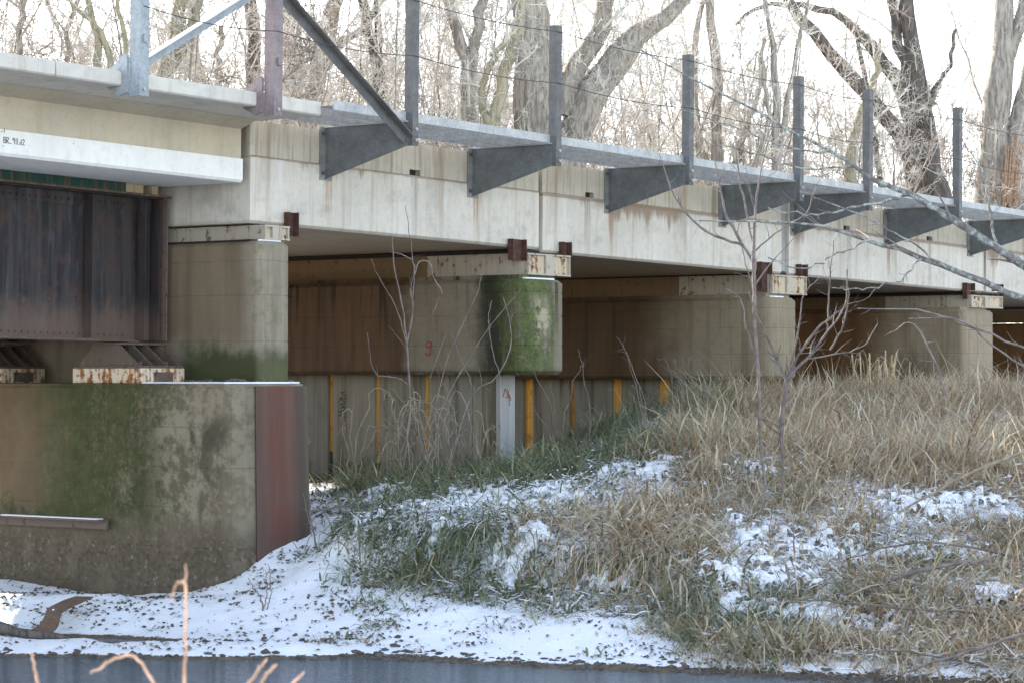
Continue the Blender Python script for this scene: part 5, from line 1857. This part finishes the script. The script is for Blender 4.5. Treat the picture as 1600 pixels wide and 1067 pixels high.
gz = float(hgt(-0.6, 5.2)); fy_ = HOR - (gz - EYE) / 5.2 * F
near_twig('tall blurred orange twig with a hooked tip, nearest the camera', [[(282, fy_, 12), (285, 1150, 11), (289, 1040, 10), (291, 960, 9), (291, 915, 9), (290, 880, 6)], [(291, 912, 7), (281, 908, 7), (273, 918, 6), (268, 938, 4)]], 301)
near_twig('blurred bent orange twig forming a peak over the water', [[(300, fy_, 12), (262, 1110, 11), (240, 1066, 10), (222, 1036, 9), (205, 1020, 8), (180, 1026, 8), (158, 1040, 8), (142, 1050, 5)]], 303)
near_twig('short blurred orange twig at the bottom left', [[(90, fy_, 12), (66, 1090, 11), (56, 1046, 9), (48, 1018, 6)]], 305)
near_twig('pair of blurred orange twigs leaning right over the water', [[(340, fy_, 12), (380, 1085, 10), (402, 1050, 8), (418, 1028, 5)], [(345, fy_, 12), (395, 1090, 10), (418, 1050, 9), (433, 1036, 6)]], 307)
near_twig('faint blurred orange twig, rightmost of the near ones', [[(400, fy_, 10), (440, 1090, 8), (460, 1064, 7), (476, 1048, 5)]], 309)

# ------------------------------------------------------------------ bent sheet and driftwood on the snow
p = at(95, 960, 26.2)
bs = bpy.data.objects.new('bent_metal_sheet', None); col.objects.link(bs); bs.location = p
tag(bs, 'rusty strip of sheet steel bent into an S on the snow, lower left', 'metal sheet')
prof = [(at(x, y, Yy)) for x, y, Yy in [(42, 986, 25.55), (62, 975, 25.7), (70, 962, 25.85), (74, 951, 26.0), (86, 943, 26.25), (104, 935, 26.6), (120, 930, 26.95)]]
prof2 = [(at(x, y, Yy)) for x, y, Yy in [(76, 989, 25.4), (88, 982, 25.55), (94, 970, 25.7), (97, 957, 25.85), (112, 947, 26.1), (132, 938, 26.45), (147, 931, 26.8)]]
pa = spline([tuple(q) for q in prof], 18); pb = spline([tuple(q) for q in prof2], 18)
m = MB(); vs = []
for a, b in zip(pa, pb):
    nn = np.array([0.0, 0.0, -0.010])
    vs += [a - np.array(p), b - np.array(p), b - np.array(p) + nn, a - np.array(p) + nn]
fs = []
for k in range(17):
    o_ = k * 4
    for e in range(4):
        fs.append((o_ + e, o_ + (e + 1) % 4, o_ + 4 + (e + 1) % 4, o_ + 4 + e))
fs += [(3, 2, 1, 0), (68, 69, 70, 71)]
m.raw(vs, fs); m.build('bent_strip', 'sheet', bs)
m = MB(); c_ = (pa[9] * .62 + pb[9] * .38) - np.array(p); m.bolt((c_[0], c_[1] - 0.004, c_[2]), (1, -1), 0.012, 0.008); m.build('bolt_hole', 'snowcap', bs)
dw = woody('driftwood_plank', 'half buried grey driftwood pole at the left edge, below the bent sheet', 'driftwood', [[(-60, 965, 22), (0, 979, 22), (30, 988, 19), (62, 991, 16), (95, 995, 12), (125, 1001, 6)]], 25.3, 'barkdark', 401, K=12, sides=7, dy=0.1)

# ------------------------------------------------------------------ grass
def grass(n, seed):
    g = np.random.default_rng(seed)
    # tufts first, then blades round them
    nt = n // 14
    tx = g.uniform(-2.9, 10.5, nt * 4); ty = g.uniform(21.6, 43.0, nt * 4)
    tz = hgt(tx, ty)
    px, py = proj(tx, ty, tz)
    s_, t_ = st(tx, ty)
    sn, op, un = snow_amount(tx, ty, tz)
    dens = 1.0 - op * 0.965
    patch = np.zeros_like(tx)
    for cx, cy, rx, ry, a in PW:
        patch = np.maximum(patch, a * np.exp(-(((tx - cx) / rx) ** 2 + ((ty - cy) / ry) ** 2) * 1.1))
    dens *= 1 - 0.66 * patch
    dens *= np.clip(1 - un * 0.75, 0, 1) * (t_ > -3.0)
    dens *= (tz > 0.04) * (px > 455) * (px < 1760)
    cl = fbm(tx, ty, 1.7, 3, 21)
    dens *= np.clip((cl - 0.28) * 4.0, 0.30, 1.0)
    # tufts on the snowy beach
    spot = fbm(tx, ty, 2.6, 2, 33)
    beach_t = (op > 0.5) * (spot > 0.56) * (px > 520) * 0.30
    dens = np.maximum(dens, beach_t * (tz > 0.08))
    keep = g.uniform(size=len(tx)) < dens * 0.9
    tx, ty, tz, px, py, op, patch, cl, un = [a[keep][:nt] for a in (tx, ty, tz, px, py, op, patch, cl, un)]
    nt = len(tx)
    per = 14
    N = nt * per
    R = lambda a: np.repeat(a, per)
    sig = 0.11
    bx = R(tx) + g.normal(size=N) * sig; by = R(ty) + g.normal(size=N) * sig
    bz = hgt(bx, by) - 0.02
    bpx, bpy = R(px), R(py)
    tall = np.clip((bpx - 960) / 120, 0, 1) * np.clip((765 - bpy) / 70, 0, 1)
    lipz = np.exp(-((bpy - np.interp(bpx, [540, 700, 850, 1000, 1150, 1400], [815, 815, 845, 870, 905, 960])) / 26) ** 2)
    L = g.uniform(0.20, 0.54, N) * (1 + 0.45 * tall) * (1 + 0.9 * lipz) * np.where(R(op) > 0.5, 0.5, 1.0)
    L *= 1 - 0.45 * R(patch)
    tuft_az = R(g.uniform(0, 6.28, nt))
    az = tuft_az + g.normal(size=N) * 1.25
    dirx = np.cos(az); diry = np.sin(az)
    # drooping downhill on the bank edge
    diry = diry - 0.35 - 1.5 * lipz; dl = np.hypot(dirx, diry); dirx /= dl; diry /= dl
    e0 = np.radians(g.uniform(50, 88, N)) - lipz * 0.5
    bend = np.radians(g.uniform(45, 165, N)) + lipz * 0.5
    flatb = g.uniform(size=N) < 0.22
    e0 = np.where(flatb, np.radians(g.uniform(5, 40, N)), e0); L = np.where(flatb, L * 1.25, L)
    L = L * np.where(g.uniform(size=N) < 0.05, 1.6, 1.0)
    stiff = g.uniform(size=N) < 0.15 + 0.25 * tall
    bend = np.where(stiff, bend * 0.35, bend)
    SEG = 3
    pts = np.zeros((N, SEG + 1, 3)); pts[:, 0] = np.stack([bx, by, bz], 1)
    for k in range(1, SEG + 1):
        e = e0 - bend * (k / SEG) ** 1.3
        d = np.stack([dirx * np.cos(e), diry * np.cos(e), np.sin(e)], 1)
        d[:, :2] += g.normal(size=(N, 2)) * 0.10
        pts[:, k] = pts[:, k - 1] + d * (L / SEG)[:, None]
        gz_ = bz + 0.0
    ground_z = hgt(pts[:, -1, 0], pts[:, -1, 1])
    pts[:, -1, 2] = np.maximum(pts[:, -1, 2], ground_z + 0.005)
    sd = az + 1.57 + g.normal(size=N) * 0.5
    side = np.stack([np.cos(sd), np.sin(sd), g.normal(size=N) * 0.2], 1)
    wd = np.clip(np.exp(g.normal(size=N) * 0.5) * 0.0055, 0.002, 0.015)
    prof = np.array([0.85, 1.0, 0.75, 0.08])
    off_ = side[:, None, :] * (wd[:, None] * prof[None, :])[:, :, None]
    V = np.stack([pts - off_, pts + off_], 2)            # N,5,2,3
    idx = np.arange(N * 8).reshape(N, 4, 2)
    Qd = np.stack([idx[:, :-1, 0], idx[:, :-1, 1], idx[:, 1:, 1], idx[:, 1:, 0]], -1).reshape(-1, 4)
    # colours: straw, russet, dull green, blue green
    tanw = np.clip(0.36 + (bpx - 900) / 700 + tall * 0.35, 0.22, 0.93)
    gre = 0.55 * np.exp(-(((bpx - 640) / 120) ** 2 + ((bpy - 830) / 60) ** 2)) + 0.9 * np.exp(-(((bpx - 930) / 90) ** 2 + ((bpy - 690) / 60) ** 2)) + 0.8 * np.exp(-(((bpx - 1180) / 120) ** 2 + ((bpy - 965) / 60) ** 2)) + 0.8 * np.exp(-(((bpx - 1450) / 150) ** 2 + ((bpy - 880) / 60) ** 2)) + 0.9 * np.exp(-(((bpx - 1060) / 110) ** 2 + ((bpy - 660) / 45) ** 2))
    rust_ = np.exp(-(((bpx - 880) / 90) ** 2 + ((bpy - 850) / 60) ** 2)) + np.exp(-(((bpx - 1020) / 120) ** 2 + ((bpy - 820) / 60) ** 2))
    tanw = np.clip(tanw - 0.5 * gre + 0.4 * rust_, 0.08, 0.95)
    tr = R(g.uniform(size=nt)) * 0.65 + g.uniform(size=N) * 0.35
    dry = tr < tanw
    straw = np.array([0.51, 0.415, 0.275]); rus = np.array([0.35, 0.225, 0.125]); pale = np.array([0.62, 0.545, 0.415])
    gr1 = np.array([0.19, 0.205, 0.105]); gr2 = np.array([0.28, 0.31, 0.215])
    u1 = g.uniform(size=(N, 1)); 
    dcol = np.where(u1 < 0.42, straw, np.where(u1 < 0.62, rus, pale))
    gcol = np.where(u1 < 0.6, gr1, gr2)
    c = np.where(dry[:, None], dcol, gcol) * g.uniform(0.65, 1.2, (N, 1))
    tint = np.repeat(c, 8, axis=0)
    return V.reshape(-1, 3), Qd, tint, dry


def split_mesh(V, Qd, tint, mask):
    keep = np.repeat(mask, 8)
    Vn = V[keep]; tn = tint[keep]
    N = mask.sum(); idx = np.arange(N * 8).reshape(N, 4, 2)
    return Vn, np.stack([idx[:, :-1, 0], idx[:, :-1, 1], idx[:, 1:, 1], idx[:, 1:, 0]], -1).reshape(-1, 4), tn


V, Qd, tint, dry = grass(165000, 3)
a_ = split_mesh(V, Qd, tint, dry)
o = arr_mesh('dry_grass', a_[0], a_[1], 'blade', kind='stuff', tint=a_[2]); o['label'] = 'straw coloured dry grass covering the right bank'
a_ = split_mesh(V, Qd, tint, ~dry)
o = arr_mesh('green_grass', a_[0], a_[1], 'blade', kind='stuff', tint=a_[2]); o['label'] = 'dull green grass tufts hanging over the bank edge'

# one clump of broad bleached reed leaves rising over the grass
cx, cy = on_ground(1372, 640)
rc = bpy.data.objects.new('reed_clump', None); col.objects.link(rc); rc.location = (cx, cy, float(hgt(cx, cy)))
tag(rc, 'clump of broad bleached reed leaves standing above the grass before the ochre pier', 'reeds')
g = np.random.default_rng(44)
for k in range(46):
    h_ = g.uniform(0.5, 0.95); a = g.uniform(0, 6.28); d_ = np.array([math.cos(a), math.sin(a)])
    r0 = g.normal(size=2) * 0.16; re = g.uniform(0.1, 0.38); dr = g.uniform(0.0, 0.30)
    P = spline([(r0[0], r0[1], 0), (r0[0] + d_[0] * re * .15, r0[1] + d_[1] * re * .15, h_ * .55), (r0[0] + d_[0] * re * .5, r0[1] + d_[1] * re * .5, h_ * .95), (r0[0] + d_[0] * re, r0[1] + d_[1] * re, h_ - dr)], 8)
    sd = np.array([-d_[1], d_[0], 0.15]); w_ = g.uniform(0.006, 0.014) * np.array([.6, .8, 1, 1, .95, .8, .5, .1])
    up_ = np.array([0, 0, 0.003])
    m = MB(); vs = []
    for q in range(8):
        vs += [P[q] - sd * w_[q], P[q] + sd * w_[q], P[q] + up_]
    fs = []
    for q in range(7):
        o_ = q * 3
        for e in range(3):
            fs.append((o_ + e, o_ + (e + 1) % 3, o_ + 3 + (e + 1) % 3, o_ + 3 + e))
    m.raw(vs, fs); m.build('leaf', 'reedleaf', rc)

# snow cushions lying on the matted grass, their ragged rims sinking between the blades
def cushions():
    Vs, Qs, k0 = [], [], 0
    st_ = 0.032
    for j, (cx, cy, rx, ry, a) in enumerate(PW):
        X, Y = np.meshgrid(np.arange(cx - rx * 1.7, cx + rx * 1.7, st_), np.arange(cy - ry * 1.7, cy + ry * 1.7, st_))
        fall = np.exp(-(((X - cx) / rx) ** 2 + ((Y - cy) / ry) ** 2) * 0.9) * (0.55 + 0.45 * a)
        n1 = fbm(X, Y, 3.6, 3, 91) / 0.94; n2 = fbm(X * 0.7, Y * 1.0, 15.0, 3, 95) / 0.94
        m_ = fall * 0.66 + (n1 - 0.5) * 0.9 + (n2 - 0.5) * 1.35 - np.clip((0.24 - hgt(X, Y)) / 0.12, 0, 1)
        Z = hgt(X, Y) + np.clip((m_ - 0.36) * 0.40, -0.05, 0.085) + 0.03 * (n2 - 0.5) + 0.025
        ok = (m_ > 0.33) & (Z > 0.05)
        ny_, nx_ = X.shape
        id_ = np.arange(ny_ * nx_).reshape(ny_, nx_)
        q = np.stack([id_[:-1, :-1], id_[:-1, 1:], id_[1:, 1:], id_[1:, :-1]], -1)
        keep = (ok[:-1, :-1] & ok[:-1, 1:] & ok[1:, 1:] & ok[1:, :-1])
        q = q[keep]
        if not len(q):
            continue
        used, inv = np.unique(q.ravel(), return_inverse=True)
        # neighbouring patches share snow: a hair's difference in height keeps the sheets apart
        V = np.stack([X.ravel()[used], Y.ravel()[used], Z.ravel()[used] + 0.0007 * j], 1)
        Vs.append(V); Qs.append(inv.reshape(-1, 4) + k0); k0 += len(V)
    return np.concatenate(Vs), np.concatenate(Qs)


V, Qd = cushions()
o = arr_mesh('snow_on_grass', V, Qd, 'snowpatch', kind='stuff'); o['label'] = 'ragged patches of thin snow lying on the matted grass'


def snowy(n, seed):
    g = np.random.default_rng(seed)
    k = g.choice(len(PW), n, p=np.array([q[2] * q[3] * q[4] for q in PW]) / sum(q[2] * q[3] * q[4] for q in PW))
    A = np.array(PW)[k]
    x = A[:, 0] + g.normal(size=n) * A[:, 2] * 0.95; y = A[:, 1] + g.normal(size=n) * A[:, 3] * 0.95
    ln = g.uniform(0.05, 0.20, n) * np.where(g.uniform(size=n) < 0.06, 2.2, 1); az = g.normal(size=n) * 0.7 + np.where(g.uniform(size=n) < .5, 0, 3.1)
    K = 5
    P = np.zeros((n, K, 3)); lift = g.uniform(0.02, 0.10, n); tilt = g.normal(size=n) * 0.25
    for q in range(K):
        f = q / (K - 1) - 0.5
        xx = x + np.cos(az) * ln * f + g.normal(size=n) * 0.004; yy = y + np.sin(az) * ln * f
        P[:, q] = np.stack([xx, yy, np.maximum(hgt(xx, yy) + lift + tilt * ln * f + g.normal(size=n) * 0.006, 0.03)], 1)
    rad = g.uniform(0.003, 0.009, n)[:, None] * np.array([0.35, 0.9, 1.0, 0.85, 0.3])[None, :]
    ok = hgt(P[:, 2, 0], P[:, 2, 1]) > 0.10
    return tubes(P[ok], rad[ok], 3)


def flecks(n, seed):
    """crumbs of snow caught all over the bank, thin everywhere"""
    g = np.random.default_rng(seed)
    x = g.uniform(-2.2, 9.5, n * 3); y = g.uniform(22.6, 38.0, n * 3); z = hgt(x, y)
    s_, t_ = st(x, y); px, py = proj(x, y, z); sn, op, un = snow_amount(x, y, z)
    ok = (z > 0.15) & (t_ > 0.3) & (px > 540) & (px < 1700) & (op < 0.5) & (g.uniform(size=len(x)) < np.clip((fbm(x, y, 1.3, 3, 71) - 0.33) * 3.2, 0.05, 1))
    x, y, z = x[ok][:n], y[ok][:n], z[ok][:n]; n = len(x)
    ln = g.uniform(0.02, 0.11, n); az = g.uniform(0, 6.28, n); lift = g.uniform(0.01, 0.16, n); tilt = g.normal(size=n) * 0.3
    P = np.zeros((n, 4, 3))
    for q in range(4):
        f = q / 3 - 0.5
        P[:, q] = np.stack([x + np.cos(az) * ln * f, y + np.sin(az) * ln * f, z + lift + tilt * ln * f + g.normal(size=n) * 0.004], 1)
    rad = g.uniform(0.004, 0.013, n)[:, None] * np.array([0.4, 1.0, 0.9, 0.3])[None, :]
    return tubes(P, rad, 3)


V, Qd = joinq([snowy(5000, 9), flecks(4500, 19)])
o = arr_mesh('snow_on_blades', V, Qd, 'snowcap', kind='stuff'); o['label'] = 'snow lying along single bent grass blades'

# ------------------------------------------------------------------ leaves and stones on the snow
g = np.random.default_rng(15)
n = 60000
x = g.uniform(-7.5, 6.5, n); y = g.uniform(22.5, 34, n); z = hgt(x, y)
sn, op, un = snow_amount(x, y, z)
cl = fbm(x, y, 2.2, 3, 55)
pxl, pyl = proj(x, y, z)
k = (op > 0.4) & (z > 0.05) & (g.uniform(size=n) < np.clip((cl - 0.38) * 4.0, 0.09, 0.9) * np.where(pxl < 600, 1.0, 0.55))
k |= (un > 0.4) & (g.uniform(size=n) < 0.35) & (pxl > 440)
pts = np.stack([x[k], y[k], z[k] + 0.012], 1)
o = leaf_cloud('leaf_litter', pts, (0.018, 0.075), 'litter', np.array([(0.12, 0.088, 0.062), (0.16, 0.115, 0.075), (0.085, 0.075, 0.055), (0.13, 0.12, 0.08)]), g)
o['label'] = 'dark fallen leaves scattered over the snow'

# pebbles along the water line
def pebbles(P, size, mat, g):
    n = len(P)
    ico = np.array([(0, 0, 1), (0.89, 0, 0.45), (0.28, 0.85, 0.45), (-0.72, 0.53, 0.45), (-0.72, -0.53, 0.45), (0.28, -0.85, 0.45), (0.72, 0.53, -0.45), (-0.28, 0.85, -0.45), (-0.89, 0, -0.45), (-0.28, -0.85, -0.45), (0.72, -0.53, -0.45), (0, 0, -1)])
    fc = np.array([(0, 1, 2), (0, 2, 3), (0, 3, 4), (0, 4, 5), (0, 5, 1), (1, 6, 2), (2, 7, 3), (3, 8, 4), (4, 9, 5), (5, 10, 1), (6, 7, 2), (7, 8, 3), (8, 9, 4), (9, 10, 5), (10, 6, 1), (11, 7, 6), (11, 8, 7), (11, 9, 8), (11, 10, 9), (11, 6, 10)])
    S = g.uniform(size[0], size[1], (n, 1, 1)) * g.uniform(0.6, 1.3, (n, 1, 3)) * np.array([1.2, 1, 0.6])
    V = P[:, None, :] + ico[None] * S * (1 + g.normal(size=(n, 12, 1)) * 0.18)
    Fq = (np.arange(n)[:, None, None] * 12 + fc[None]).reshape(-1, 3)
    return V.reshape(-1, 3), Fq


n = 9000
x = g.uniform(-7.0, 4.5, n); y = g.uniform(22, 25.6, n); z = hgt(x, y)
k = (z > -0.06) & (z < 0.025 + 0.02 * g.normal(size=n))
P = np.stack([x[k], y[k], z[k]], 1)
V, Fq = pebbles(P, (0.012, 0.045), 'rubble', g)
o = arr_mesh('shore_pebbles', V, Fq, 'rubble', kind='stuff', smooth=False); o['label'] = 'dark pebbles along the water line'
n = 1500
x = g.uniform(-7.0, -0.9, n); y = g.uniform(24.3, 31, n); z = hgt(x, y)
sn, op, un = snow_amount(x, y, z)
k = (op > 0.5) & (z > 0.08) & (fbm(x, y, 1.6, 3, 81) > 0.47)
P = np.stack([x[k], y[k], z[k] + 0.01], 1)
V, Fq = pebbles(P, (0.008, 0.026), 'rubble', g)
o = arr_mesh('snow_rubble', V, Fq, 'rubble', kind='stuff', smooth=False); o['label'] = 'small brown stones poking through the snow'
